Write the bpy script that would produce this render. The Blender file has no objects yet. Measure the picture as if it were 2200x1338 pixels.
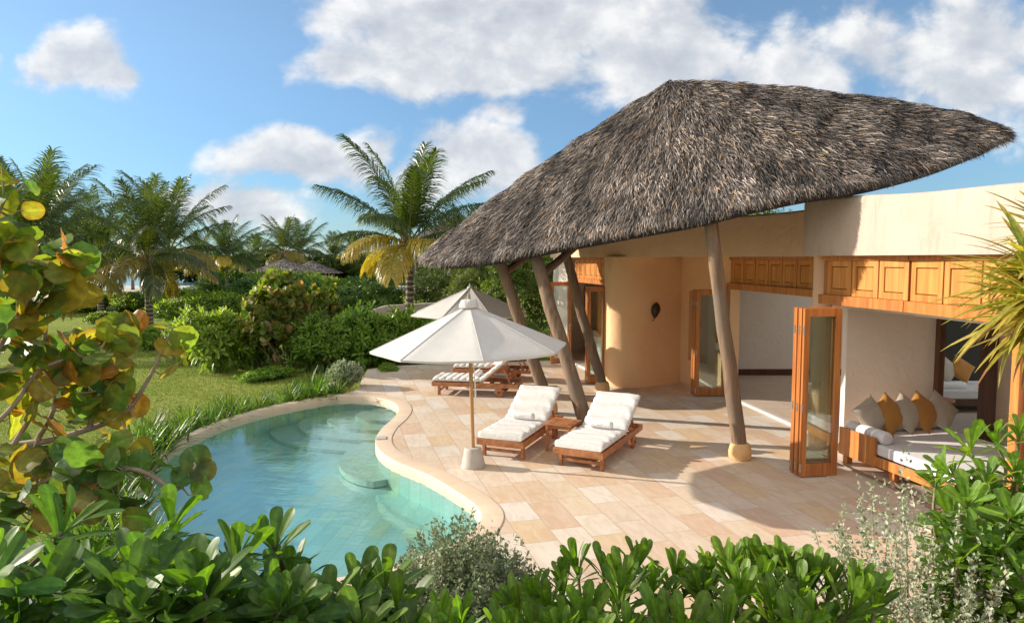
import bpy, math, random
import numpy as np
from mathutils import Vector, Matrix

scene = bpy.context.scene
R = math.radians
COL = scene.collection

# ------------------------------------------------------------------ camera
CAM_H, FPX = 3.0, 1480.0
PITCH = math.atan2(112, FPX)
cam_data = bpy.data.cameras.new("camera")
cam = bpy.data.objects.new("camera", cam_data)
COL.objects.link(cam)
cam.location = (0, 0, CAM_H)
cam.rotation_euler = (math.pi / 2 - PITCH, 0, 0)
cam_data.sensor_width = 36.0
cam_data.lens = 36.0 * FPX / 2200.0
cam_data.clip_start, cam_data.clip_end = 0.05, 5000.0
scene.camera = cam

# ------------------------------------------------------------------ exposure
scene.view_settings.view_transform = 'Standard'
scene.view_settings.look = 'None'
scene.view_settings.gamma = 1.0
scene.view_settings.exposure = 0.93
scene.cycles.max_bounces = 8
scene.cycles.diffuse_bounces = 4
scene.cycles.transparent_max_bounces = 16
scene.cycles.sample_clamp_indirect = 6.0
scene.cycles.use_denoising = True

# ------------------------------------------------------------------ sun
SUN_AZ, SUN_EL = (-0.967, 0.255), R(20.8)
sun_data = bpy.data.lights.new("sun", 'SUN')
sun_data.energy = 3.7
sun_data.angle = R(0.55)
sun_data.color = (1.0, 0.895, 0.765)
sun = bpy.data.objects.new("sun", sun_data)
COL.objects.link(sun)
SUN_DIR = Vector((SUN_AZ[0] * math.cos(SUN_EL), SUN_AZ[1] * math.cos(SUN_EL), math.sin(SUN_EL)))
sun.rotation_euler = (-SUN_DIR).to_track_quat('-Z', 'Y').to_euler()
sun.location = (-30, 10, 20)


# ------------------------------------------------------------------ node helpers
class NT:
    def __init__(s, tree):
        s.t = tree
        tree.nodes.clear()

    def n(s, typ, ins=None, **props):
        nd = s.t.nodes.new(typ)
        for k, v in props.items():
            setattr(nd, k, v)
        for k, v in (ins or {}).items():
            sock = nd.inputs[k]
            if isinstance(v, bpy.types.NodeSocket):
                s.t.links.new(v, sock)
            else:
                sock.default_value = v
        return nd

    def math(s, op, a, b=0.0, c=0.0, clamp=False):
        return s.n('ShaderNodeMath', {0: a, 1: b, 2: c}, operation=op, use_clamp=clamp).outputs[0]

    def vmath(s, op, a, b=(0, 0, 0)):
        nd = s.n('ShaderNodeVectorMath', {0: a, 1: b}, operation=op)
        return nd.outputs['Value'] if op in ('LENGTH', 'DOT_PRODUCT', 'DISTANCE') else nd.outputs[0]

    def mix(s, f, a, b, blend='MIX'):
        nd = s.n('ShaderNodeMix', data_type='RGBA', blend_type=blend)
        for i, v in ((0, f), (6, a), (7, b)):
            if isinstance(v, bpy.types.NodeSocket):
                s.t.links.new(v, nd.inputs[i])
            else:
                nd.inputs[i].default_value = v
        return nd.outputs[2]

    def ramp(s, f, stops, interp='LINEAR'):
        nd = s.n('ShaderNodeValToRGB', {0: f})
        cr = nd.color_ramp
        cr.interpolation = interp
        while len(cr.elements) < len(stops):
            cr.elements.new(0.5)
        for e, (p, c) in zip(cr.elements, stops):
            e.position = p
            e.color = c if len(c) == 4 else (*c, 1)
        return nd.outputs[0]

    def noise(s, vec, scale, detail=3.0, rough=0.5, dist=0.0):
        return s.n('ShaderNodeTexNoise', {'Vector': vec, 'Scale': scale, 'Detail': detail, 'Roughness': rough, 'Distortion': dist})

    def smooth(s, v, lo, hi):
        return s.n('ShaderNodeMapRange', {'Value': v, 'From Min': lo, 'From Max': hi}, interpolation_type='SMOOTHSTEP').outputs[0]


def C4(c):
    return (c[0], c[1], c[2], 1.0)


# ------------------------------------------------------------------ world: physical sky with cumulus cloud
world = bpy.data.worlds.new("World")
scene.world = world
world.use_nodes = True
w = NT(world.node_tree)
sky = w.n('ShaderNodeTexSky', sky_type='NISHITA')
sky.sun_disc = False
sky.sun_elevation = SUN_EL
sky.sun_rotation = math.atan2(SUN_AZ[0], SUN_AZ[1]) % (2 * math.pi)
sky.altitude = 10
sky.air_density = 1.0
sky.dust_density = 0.1
sky.ozone_density = 2.2
skycol = w.n('ShaderNodeHueSaturation', {'Color': sky.outputs[0], 'Saturation': 0.97, 'Value': 1.0}).outputs[0]
gen = w.n('ShaderNodeTexCoord').outputs['Generated']
sp = w.n('ShaderNodeSeparateXYZ', {0: gen})
yy = w.math('MAXIMUM', sp.outputs[1], 0.08)
uu = w.math('DIVIDE', sp.outputs[0], yy)
vv = w.math('DIVIDE', sp.outputs[2], yy)
uv = w.n('ShaderNodeCombineXYZ', {0: uu, 1: vv, 2: 0.0}).outputs[0]


def px_uv(px, py):
    return ((px - 1100) / FPX, (557 - py) / FPX)


# (centre px, centre py, half width px, half height px, weight): where the cumulus banks stand in the sky
CLOUDS = [(1150, 40, 480, 130, 1.0), (1010, 140, 300, 90, 1.0), (1400, 110, 300, 130, .95), (730, 150, 110, 60, .75), (690, 60, 60, 50, .45),
          (1650, 200, 230, 160, .8), (2040, 150, 300, 170, .8), (2150, 100, 200, 120, .85), (1080, 240, 90, 45, .6),
          (165, 145, 120, 75, .95), (250, 170, 80, 40, .7), (0, 140, 50, 40, .8),
          (640, 345, 190, 55, .85), (790, 345, 100, 60, .8), (1020, 345, 150, 95, 1.0), (940, 370, 110, 75, .9), (530, 432, 160, 52, 1.0), (600, 455, 110, 40, .8), (300, -330, 500, 140, .8), (900, -420, 420, 160, .8), (-500, 250, 350, 90, .8), (2700, 300, 400, 120, .8), (1900, -350, 500, 150, .7)]
warp = w.noise(uv, 7.0, 3.0, 0.5).outputs['Color']
wv = w.vmath('MULTIPLY', w.vmath('SUBTRACT', warp, (0.5, 0.5, 0.5)), (0.10, 0.06, 0.0))
uvw = w.vmath('ADD', uv, wv)
field = None
for cx, cy, rx, ry, wt in CLOUDS:
    u0, v0 = px_uv(cx, cy)
    d = w.vmath('LENGTH', w.vmath('MULTIPLY', w.vmath('SUBTRACT', uvw, (u0, v0, 0)), (FPX / rx, FPX / ry, 0)))
    f = w.math('MULTIPLY', w.math('SUBTRACT', 1.25, d), wt)
    field = f if field is None else w.n('ShaderNodeMath', {0: field, 1: f, 2: 0.12}, operation='SMOOTH_MAX').outputs[0]
field = w.math('MAXIMUM', field, -1.0)


def cloud_noise(off):
    p = w.vmath('MULTIPLY', w.vmath('ADD', uv, off), (1.0, 1.35, 1.0))
    big = w.noise(p, 7.5, 9.0, 0.56, 0.15).outputs['Fac']
    return big


n0 = cloud_noise((0, 0, 0))
n1 = cloud_noise((-0.022, 0.028, 0))
dens = w.math('ADD', field, w.math('MULTIPLY', w.math('SUBTRACT', n0, 0.5), 2.3))
alpha = w.smooth(dens, 0.10, 0.62)
alpha = w.math('MULTIPLY', alpha, w.smooth(sp.outputs[1], 0.10, 0.2))
alpha = w.math('MULTIPLY', alpha, w.smooth(vv, 0.015, 0.06))
lit = w.math('MULTIPLY_ADD', w.math('SUBTRACT', n0, n1), 3.2, 0.58)
thick = w.smooth(dens, 0.4, 1.5)
lit = w.math('SUBTRACT', lit, w.math('MULTIPLY', thick, 0.22), clamp=True)
ccol = w.ramp(lit, [(0.0, (0.52, 0.545, 0.595)), (0.45, (0.65, 0.665, 0.695)), (1.0, (0.92, 0.905, 0.88))])
alpha = w.math('MULTIPLY', alpha, 0.88)
# bright broken cloud added overhead and behind the viewpoint, unseen, to lift fill light
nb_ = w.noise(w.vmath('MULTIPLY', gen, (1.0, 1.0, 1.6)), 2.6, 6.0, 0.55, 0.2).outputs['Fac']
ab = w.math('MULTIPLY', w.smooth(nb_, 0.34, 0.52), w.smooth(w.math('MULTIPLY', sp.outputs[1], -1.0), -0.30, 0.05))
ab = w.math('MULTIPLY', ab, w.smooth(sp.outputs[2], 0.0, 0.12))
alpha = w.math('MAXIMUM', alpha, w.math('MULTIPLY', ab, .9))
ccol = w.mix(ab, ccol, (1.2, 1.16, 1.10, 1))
tint = w.ramp(vv, [(0.0, (.40, .56, .78)), (0.12, (.52, .68, .85)), (0.30, (.80, .90, .96)), (.5, (.95, 1.0, .97))])
skycol = w.mix(1.0, skycol, tint, 'MULTIPLY')
bg1 = w.n('ShaderNodeBackground', {'Color': skycol, 'Strength': 0.09})
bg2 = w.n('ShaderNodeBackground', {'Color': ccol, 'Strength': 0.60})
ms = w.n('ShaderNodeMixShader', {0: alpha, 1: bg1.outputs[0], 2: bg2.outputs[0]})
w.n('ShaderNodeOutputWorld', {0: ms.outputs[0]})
world.cycles.sampling_method = 'MANUAL'
world.cycles.sample_map_resolution = 512

# ------------------------------------------------------------------ picture point -> world point (the photo was measured this way)
CP, SP = math.cos(PITCH), math.sin(PITCH)


def ray(px, py):
    xc, yc = (px - 1100) / FPX, (669 - py) / FPX
    return np.array((xc, CP + yc * SP, -SP + yc * CP))


def G(px, py, z=0.0):
    d = ray(px, py)
    return np.array((0, 0, CAM_H)) + d * ((z - CAM_H) / d[2])


def D(px, py, Y):
    d = ray(px, py)
    return np.array((0, 0, CAM_H)) + d * (Y / d[1])


# ------------------------------------------------------------------ mesh helpers
def nrm(a):
    a = np.asarray(a, float)
    return a / (np.linalg.norm(a, axis=-1, keepdims=True) + 1e-12)


def rotz(a):
    c, s = math.cos(a), math.sin(a)
    return np.array(((c, -s, 0), (s, c, 0), (0, 0, 1.0)))


def rot_axis(ax, a):
    return np.array(Matrix.Rotation(a, 3, Vector(ax)))


def link(o, parent=None):
    COL.objects.link(o)
    if parent is not None:
        o.parent = parent
    return o


def mesh_np(name, V, F, mat, parent=None, smooth=False, col=None, sharp=None, local=False):
    """V (n,3); F (m,k) array or a list of index tuples."""
    V = np.asarray(V, dtype=np.float32)
    if parent is not None and not local:
        V = V - np.array(parent.location, dtype=np.float32)
    me = bpy.data.meshes.new(name)
    if isinstance(F, np.ndarray):
        m, k = F.shape
        me.vertices.add(len(V))
        me.vertices.foreach_set('co', V.ravel())
        me.loops.add(m * k)
        me.polygons.add(m)
        me.loops.foreach_set('vertex_index', F.astype(np.int32).ravel())
        me.polygons.foreach_set('loop_start', np.arange(0, m * k, k, dtype=np.int32))
        me.polygons.foreach_set('loop_total', np.full(m, k, dtype=np.int32))
        me.update(calc_edges=True)
        me.validate()
    else:
        me.from_pydata([tuple(v) for v in V], [], [tuple(f) for f in F])
        me.update()
    if col is not None:
        at = me.attributes.new('col', 'FLOAT_COLOR', 'POINT')
        c = np.ones((len(V), 4), dtype=np.float32)
        c[:, :3] = col
        at.data.foreach_set('color', c.ravel())
    if mat is not None:
        me.materials.append(mat)
    if smooth:
        me.polygons.foreach_set('use_smooth', np.ones(len(me.polygons), dtype=bool))
        if sharp is not None:
            me.set_sharp_from_angle(angle=R(sharp))
    o = bpy.data.objects.new(name, me)
    return link(o, parent)


class MB:
    def __init__(s):
        s.v, s.f, s.k = [], [], 0

    def add(s, V, F):
        V = np.asarray(V, float)
        s.v.append(V)
        s.f += [tuple(int(i) + s.k for i in f) for f in F]
        s.k += len(V)
        return s

    def box(s, c, size, rot=None):
        h = np.array(size) / 2
        V = np.array([(x, y, z) for x in (-1, 1) for y in (-1, 1) for z in (-1, 1)]) * h
        if rot is not None:
            V = V @ np.asarray(rot).T
        return s.add(V + np.array(c), [(0, 1, 3, 2), (4, 6, 7, 5), (0, 4, 5, 1), (2, 3, 7, 6), (0, 2, 6, 4), (1, 5, 7, 3)])

    def beam(s, a, b, wd, ht, up=(0, 0, 1)):
        a, b = np.array(a, float), np.array(b, float)
        y = nrm(b - a)
        x = nrm(np.cross(y, up))
        z = np.cross(x, y)
        return s.box((a + b) / 2, (wd, np.linalg.norm(b - a), ht), np.stack((x, y, z), 1))

    def tube(s, P, rad, n=10, cap=True):
        P = np.asarray(P, float)
        rad = np.broadcast_to(np.asarray(rad, float), (len(P),))
        T = nrm(np.gradient(P, axis=0))
        ref = np.array((0, 0, 1.0)) if abs(T[0][2]) < 0.9 else np.array((1.0, 0, 0))
        x = nrm(np.cross(T[0], ref))
        V = []
        for i in range(len(P)):
            x = nrm(x - T[i] * np.dot(x, T[i]))
            y = np.cross(T[i], x)
            a = np.linspace(0, 2 * np.pi, n, endpoint=False)
            V.append(P[i] + rad[i] * (np.cos(a)[:, None] * x + np.sin(a)[:, None] * y))
        F = []
        for i in range(len(P) - 1):
            for j in range(n):
                j2 = (j + 1) % n
                F.append((i * n + j, i * n + j2, (i + 1) * n + j2, (i + 1) * n + j))
        if cap:
            F.append(tuple(range(n))[::-1])
            F.append(tuple((len(P) - 1) * n + j for j in range(n)))
        return s.add(np.concatenate(V), F)

    def lathe(s, prof, n=24, c=(0, 0, 0), rot=None):
        V, F = [], []
        for r, z in prof:
            a = np.linspace(0, 2 * np.pi, n, endpoint=False)
            V.append(np.stack((r * np.cos(a), r * np.sin(a), np.full(n, z)), 1))
        V = np.concatenate(V)
        if rot is not None:
            V = V @ np.asarray(rot).T
        for i in range(len(prof) - 1):
            for j in range(n):
                j2 = (j + 1) % n
                F.append((i * n + j, i * n + j2, (i + 1) * n + j2, (i + 1) * n + j))
        F.append(tuple(range(n))[::-1])
        F.append(tuple((len(prof) - 1) * n + j for j in range(n)))
        return s.add(V + np.array(c), F)

    def prism(s, poly, z0, z1):
        n = len(poly)
        V = [(p[0], p[1], z0) for p in poly] + [(p[0], p[1], z1) for p in poly]
        F = [(i, (i + 1) % n, n + (i + 1) % n, n + i) for i in range(n)]
        return s.add(V, F + [tuple(range(n))[::-1], tuple(range(n, 2 * n))])

    def strip(s, line, thick, z0, z1, side=1):
        """a wall along a plan polyline, thickness to its left (side 1) or right"""
        L = np.asarray(line, float)[:, :2]
        O = offset(L, thick * side, closed=False)
        return s.prism(np.concatenate((L, O[::-1])) if side < 0 else np.concatenate((O, L[::-1])), z0, z1)

    def build(s, name, mat, parent=None, smooth=False, sharp=35, bevel=0.0, local=False, seg=2):
        o = mesh_np(name, np.concatenate(s.v), s.f, mat, parent, smooth or bevel > 0, None, sharp, local)
        if bevel > 0:
            m = o.modifiers.new('bevel', 'BEVEL')
            m.width, m.segments, m.limit_method, m.angle_limit = bevel, seg, 'ANGLE', R(40)
            m.harden_normals = True
        return o


def offset(L, d, closed):
    L = np.asarray(L, float)
    if closed:
        T = np.roll(L, -1, 0) - np.roll(L, 1, 0)
    else:
        T = np.gradient(L, axis=0)
    T = nrm(T)
    N = np.stack((-T[:, 1], T[:, 0]), 1)
    return L + N * d


def catmull(P, n=8, closed=True):
    P = np.asarray(P, float)
    k = len(P)
    out = []
    for i in range(k if closed else k - 1):
        if closed:
            a, b, c, d = P[(i - 1) % k], P[i], P[(i + 1) % k], P[(i + 2) % k]
        else:
            b, c = P[i], P[i + 1]
            a = P[i - 1] if i > 0 else 2 * b - c
            d = P[i + 2] if i + 2 < k else 2 * c - b
        for t in np.linspace(0, 1, n, endpoint=False):
            out.append(0.5 * (2 * b + (c - a) * t + (2 * a - 5 * b + 4 * c - d) * t * t + (3 * b - a - 3 * c + d) * t ** 3))
    if not closed:
        out.append(P[-1])
    return np.array(out)


def empty(name, loc, rz=0.0, label=None, cat=None, group=None):
    o = bpy.data.objects.new(name, None)
    o.location = tuple(float(v) for v in loc)
    o.rotation_euler = (0, 0, rz)
    o.empty_display_size = 0.2
    link(o)
    return tag(o, label, cat, group)


def tag(o, label=None, cat=None, group=None, kind=None):
    for k, v in (('label', label), ('category', cat), ('group', group), ('kind', kind)):
        if v:
            o[k] = v
    return o


def structure(o):
    o['kind'] = 'structure'
    return o


def copy_tree(o, parent=None):
    c = o.copy()
    COL.objects.link(c)
    c.parent = parent
    for ch in list(o.children):
        copy_tree(ch, c)
    return c


def copy_thing(o, loc, rz, scale=1.0, label=None, group=None):
    c = copy_tree(o)
    c.location = tuple(float(v) for v in loc)
    c.rotation_euler = (0, 0, rz)
    c.scale = (scale,) * 3 if np.isscalar(scale) else scale
    if label:
        c['label'] = label
    if group:
        c['group'] = group
    elif 'group' in c:
        del c['group']
    return c


def fill_sheet(name, outer, holes, z, mat):
    """flat sheet with holes"""
    import bmesh
    bm = bmesh.new()
    edges = []
    for loop in [outer] + list(holes):
        vs = [bm.verts.new((p[0], p[1], z)) for p in loop]
        for i in range(len(vs)):
            edges.append(bm.edges.new((vs[i], vs[(i + 1) % len(vs)])))
    bmesh.ops.triangle_fill(bm, use_beauty=True, use_dissolve=False, edges=edges, normal=(0, 0, 1))
    for f in bm.faces:
        if f.normal.z < 0:
            f.normal_flip()
    me = bpy.data.meshes.new(name)
    bm.to_mesh(me)
    bm.free()
    me.materials.append(mat)
    return link(bpy.data.objects.new(name, me))


# ------------------------------------------------------------------ materials
def material(name):
    m = bpy.data.materials.new(name)
    m.use_nodes = True
    return m, NT(m.node_tree)


def finish(t, shader, disp=None):
    ins = {0: shader}
    t.n('ShaderNodeOutputMaterial', ins)


def bump(t, h, strength, dist):
    return t.n('ShaderNodeBump', {'Height': h, 'Strength': strength, 'Distance': dist}).outputs[0]


def m_stucco(name, c, c2, wear=0.0):
    m, t = material(name)
    pos = t.n('ShaderNodeNewGeometry').outputs['Position']
    n1 = t.noise(pos, 1.3, 5, 0.6).outputs['Fac']
    n2 = t.noise(pos, 55, 4, 0.6).outputs['Fac']
    base = t.mix(t.smooth(n1, 0.3, 0.72), C4(c), C4(c2))
    base = t.mix(t.math('MULTIPLY', t.smooth(n2, .35, .75), .13), base, C4((c[0] * .7, c[1] * .68, c[2] * .64)))
    if wear:
        s = t.vmath('MULTIPLY', pos, (2.2, 2.2, 0.45))
        st = t.smooth(t.noise(s, 2.6, 6, 0.68).outputs['Fac'], 0.5, 0.74)
        base = t.mix(t.math('MULTIPLY', st, wear), base, C4((c[0] * .66, c[1] * .62, c[2] * .56)))
        sp_ = t.smooth(t.noise(pos, 14, 5, 0.7).outputs['Fac'], 0.62, 0.72)
        base = t.mix(t.math('MULTIPLY', sp_, wear * .6), base, C4((c[0] * .6, c[1] * .56, c[2] * .5)))
    h = t.math('ADD', t.noise(pos, 4.5, 4, .55, .8).outputs['Fac'], t.math('MULTIPLY', n2, .22))
    b = t.n('ShaderNodeBsdfPrincipled', {'Base Color': base, 'Roughness': 0.88, 'Normal': bump(t, h, 0.6, 0.025)})
    finish(t, b.outputs[0])
    return m


def m_wood(name, dark, light, scale=1.0, rough=0.45, weather=None, coat=0.0, grain='z'):
    m, t = material(name)
    pos = t.n('ShaderNodeTexCoord').outputs['Object']
    p = t.vmath('MULTIPLY', pos, (9 * scale, 9 * scale, 9 * scale))
    # grain is stretched along every board by keeping one low frequency component per axis
    g = t.noise(t.vmath('MULTIPLY', p, (1, 1, .07) if grain == 'z' else (.5, .5, .5)), 1.5, 5, 0.55, 0.4).outputs['Fac']
    isl = t.n('ShaderNodeNewGeometry').outputs['Random Per Island']
    f = t.math('ADD', t.math('MULTIPLY_ADD', t.smooth(g, .3, .7), .8, .1), t.math('MULTIPLY_ADD', isl, .6, -.3), clamp=True)
    base = t.mix(f, C4(dark), C4(light))
    if weather:
        base = t.mix(t.smooth(t.noise(pos, 2.2, 5, .6).outputs['Fac'], .42, .66), base, C4(weather))
    b = t.n('ShaderNodeBsdfPrincipled', {'Base Color': base, 'Roughness': rough, 'Normal': bump(t, g, .18, .01), 'Coat Weight': coat, 'Coat Roughness': .25})
    finish(t, b.outputs[0])
    return m


def m_fabric(name, c, c2=None, weave=420.0, rough=0.9, thin=0.0, puff=0.0):
    m, t = material(name)
    pos = t.n('ShaderNodeTexCoord').outputs['Object']
    n1 = t.noise(pos, 6, 4, .6).outputs['Fac']
    n2 = t.noise(pos, weave, 2, .5).outputs['Fac']
    base = t.mix(t.smooth(n1, .3, .7), C4(c), C4(c2 or tuple(v * .88 for v in c)))
    h = t.math('MULTIPLY_ADD', t.noise(pos, 16, 4, .6).outputs['Fac'], 1.0 + puff * 5, t.math('MULTIPLY', n2, .35))
    b = t.n('ShaderNodeBsdfPrincipled', {'Base Color': base, 'Roughness': rough, 'Sheen Weight': .15, 'Normal': bump(t, h, .28, .012)})
    s = b.outputs[0]
    if thin:
        tr = t.n('ShaderNodeBsdfTranslucent', {'Color': base})
        s = t.n('ShaderNodeMixShader', {0: thin, 1: s, 2: tr.outputs[0]}).outputs[0]
    finish(t, s)
    return m


def m_plain(name, c, rough=.6, metal=0.0, nscale=20.0, var=.8, bmp=.15):
    m, t = material(name)
    pos = t.n('ShaderNodeTexCoord').outputs['Object']
    n1 = t.noise(pos, nscale, 4, .6).outputs['Fac']
    base = t.mix(t.smooth(n1, .3, .7), C4(c), C4(tuple(v * var for v in c)))
    b = t.n('ShaderNodeBsdfPrincipled', {'Base Color': base, 'Roughness': rough, 'Metallic': metal, 'Normal': bump(t, n1, bmp, .01)})
    finish(t, b.outputs[0])
    return m


def m_leaf(name, trans=.35, rough=.38, spec=.5, gain=(1.35, 1.5, .55), nscale=26.0):
    m, t = material(name)
    col = t.n('ShaderNodeAttribute', attribute_name='col').outputs['Color']
    pos = t.n('ShaderNodeTexCoord').outputs['Object']
    n1 = t.noise(pos, nscale, 3, .6).outputs['Fac']
    base = t.mix(t.math('MULTIPLY', t.smooth(n1, .35, .7), .35), col, (0.0, 0.0, 0.0, 1))
    oi = t.n('ShaderNodeObjectInfo').outputs['Random']
    base = t.n('ShaderNodeHueSaturation', {'Color': base, 'Hue': t.math('MULTIPLY_ADD', oi, .02, .49), 'Value': t.math('MULTIPLY_ADD', oi, .25, .9)}).outputs[0]
    b = t.n('ShaderNodeBsdfPrincipled', {'Base Color': base, 'Roughness': rough, 'Specular IOR Level': spec})
    tc = t.mix(1.0, base, (*gain, 1), 'MULTIPLY')
    tr = t.n('ShaderNodeBsdfTranslucent', {'Color': tc})
    finish(t, t.n('ShaderNodeMixShader', {0: trans, 1: b.outputs[0], 2: tr.outputs[0]}).outputs[0])
    return m


def m_bark(name, c1, c2, rings=0.0):
    m, t = material(name)
    pos = t.n('ShaderNodeTexCoord').outputs['Object']
    n1 = t.noise(pos, 9, 5, .65).outputs['Fac']
    f = t.smooth(n1, .35, .65)
    h = n1
    if rings:
        sz = t.n('ShaderNodeSeparateXYZ', {0: t.vmath('ADD', pos, t.vmath('MULTIPLY', t.noise(pos, 5, 2, .5).outputs['Color'], (0, 0, .12)))}).outputs[2]
        wv_ = t.math('SINE', t.math('MULTIPLY', sz, rings))
        ring = t.smooth(wv_, -.1, .75)
        f = t.math('MULTIPLY_ADD', ring, .8, t.math('MULTIPLY', f, .25), clamp=True)
        h = ring
    b = t.n('ShaderNodeBsdfPrincipled', {'Base Color': t.mix(f, C4(c1), C4(c2)), 'Roughness': .9, 'Normal': bump(t, h, .5, .02)})
    finish(t, b.outputs[0])
    return m


def schlick(t, normal, r0):
    """reflectance of an interface, the same from both sides"""
    c = t.math('ABSOLUTE', t.vmath('DOT_PRODUCT', t.n('ShaderNodeNewGeometry').outputs['Incoming'], normal))
    k = t.math('POWER', t.math('SUBTRACT', 1.0, c, clamp=True), 5.0)
    return t.math('MULTIPLY_ADD', k, 1 - r0, r0, clamp=True)


def m_glass(name, tint=(.93, .96, .95)):
    m, t = material(name)
    fr = schlick(t, t.n('ShaderNodeNewGeometry').outputs['Normal'], .04)
    tr = t.n('ShaderNodeBsdfTransparent', {'Color': C4(tint)})
    gl = t.n('ShaderNodeBsdfGlossy', {'Roughness': .01, 'Color': (1, 1, 1, 1)})
    finish(t, t.n('ShaderNodeMixShader', {0: t.math('MULTIPLY', fr, 1.7, clamp=True), 1: tr.outputs[0], 2: gl.outputs[0]}).outputs[0])
    return m


def m_tiles(name, ang, bw, bh, ramp, mortar, msize=.006, rough=.62, mixn=.35, vein=True, seed=(0, 0, 0)):
    m, t = material(name)
    pos = t.n('ShaderNodeNewGeometry').outputs['Position']
    mp = t.n('ShaderNodeMapping', {'Vector': pos, 'Rotation': (0, 0, -ang), 'Location': seed}).outputs[0]
    br = t.n('ShaderNodeTexBrick', {'Vector': mp, 'Color1': (0, 0, 0, 1), 'Color2': (1, 1, 1, 1), 'Mortar': (.5, .5, .5, 1), 'Scale': 1.0,
                                    'Mortar Size': msize, 'Mortar Smooth': .1, 'Brick Width': bw, 'Row Height': bh}, offset=.5, offset_frequency=2, squash=1.35, squash_frequency=3)
    val = br.outputs['Color']
    rnd = t.n('ShaderNodeTexWhiteNoise', {'Vector': val}, noise_dimensions='3D').outputs['Value']
    base = t.ramp(rnd, ramp, 'CONSTANT')
    st = t.vmath('MULTIPLY', t.vmath('ADD', mp, t.n('ShaderNodeCombineXYZ', {0: t.math('MULTIPLY', rnd, 37.0), 1: t.math('MULTIPLY', rnd, 11.0), 2: 0.0}).outputs[0]), (1, 3.2, 1))
    n1 = t.noise(st, 2.4, 6, .62, 1.2).outputs['Fac']
    if vein:
        base = t.mix(t.math('MULTIPLY', t.smooth(n1, .42, .68), mixn), base, (.52, .30, .17, 1))
        base = t.mix(t.math('MULTIPLY', t.smooth(n1, .55, .3), mixn * .8), base, (.78, .70, .62, 1))
    dirt = t.noise(pos, .9, 6, .65).outputs['Fac']
    base = t.mix(t.math('MULTIPLY', t.smooth(dirt, .45, .75), .22), base, (.36, .27, .2, 1))
    base = t.mix(br.outputs['Fac'], base, C4(mortar))
    fine = t.noise(pos, 60, 4, .6).outputs['Fac']
    h = t.math('SUBTRACT', t.math('MULTIPLY_ADD', fine, .12, t.math('MULTIPLY', n1, .3)), t.math('MULTIPLY', br.outputs['Fac'], 1.0))
    b = t.n('ShaderNodeBsdfPrincipled', {'Base Color': base, 'Roughness': t.math('MULTIPLY_ADD', n1, .3, rough - .15), 'Specular IOR Level': .35, 'Normal': bump(t, h, .35, .01)})
    finish(t, b.outputs[0])
    return m


M = {}
M['stucco_ochre'] = m_stucco('stucco_ochre', (.90, .58, .325), (.86, .53, .285))
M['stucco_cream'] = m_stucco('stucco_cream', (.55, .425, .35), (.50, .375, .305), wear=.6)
M['stucco_fascia'] = m_stucco('stucco_fascia', (.80, .535, .35), (.74, .48, .305), wear=.25)
M['stucco_inside'] = m_stucco('stucco_inside', (.82, .725, .635), (.79, .695, .60))
M['stucco_garden'] = m_stucco('stucco_garden', (.74, .68, .58), (.68, .61, .5), wear=.35)
M['teak'] = m_wood('teak', (.33, .105, .025), (.60, .235, .06), 1.0, .38, coat=.25)
M['teak_panel'] = m_wood('teak_panel', (.44, .16, .034), (.69, .305, .078), .8, .42, coat=.15)
M['teak_lounger'] = m_wood('teak_lounger', (.27, .095, .033), (.54, .23, .09), 1.2, .5, grain='i')
M['wood_dark'] = m_wood('wood_dark', (.06, .02, .01), (.13, .045, .02), 1.0, .4)
M['post_wood'] = m_wood('post_wood', (.075, .047, .03), (.24, .155, .095), 1.1, .85, weather=(.17, .125, .09))
M['pole_wood'] = m_wood('pole_wood', (.34, .17, .065), (.52, .29, .12), .8, .5)
M['canvas'] = m_fabric('canvas', (.68, .655, .615), (.64, .615, .575), 300, .9, thin=.16)
M['cushion'] = m_fabric('cushion', (.74, .725, .70), (.69, .675, .65), 260, .95, puff=.3)
M['towel'] = m_fabric('towel', (.84, .83, .82), (.78, .77, .76), 160, 1.0, puff=.3)
M['linen_beige'] = m_fabric('linen_beige', (.50, .43, .35), (.44, .375, .30), 300)
M['linen_mustard'] = m_fabric('linen_mustard', (.47, .215, .045), (.41, .18, .035), 300)
M['linen_orange'] = m_fabric('linen_orange', (.55, .13, .03), (.45, .1, .025), 300)
M['linen_navy'] = m_fabric('linen_navy', (.025, .03, .06), (.02, .025, .045), 300)
M['mattress'] = m_fabric('mattress', (.70, .68, .68), (.66, .64, .63), 260)
M['steel'] = m_plain('steel', (.62, .6, .56), .35, 1.0, 40, .85)
M['bronze'] = m_plain('bronze', (.10, .065, .035), .42, .8, 30, .5, .5)
M['concrete'] = m_plain('concrete', (.53, .475, .42), .85, 0, 9, .88)
M['collar'] = m_plain('collar', (.70, .43, .2), .9, 0, 14, .88, .3)
M['white_trim'] = m_plain('white_trim', (.7, .67, .63), .6, 0, 12, .95)
M['glass'] = m_glass('glass')
M['mirror_dark'] = m_plain('mirror_dark', (.02, .014, .01), .5)
M['coping'] = m_tiles('coping', R(20), 5.0, 5.0, [(0, (.77, .62, .46)), (.5, (.80, .65, .49))], (.66, .53, .41), .004, .6, .10)
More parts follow.
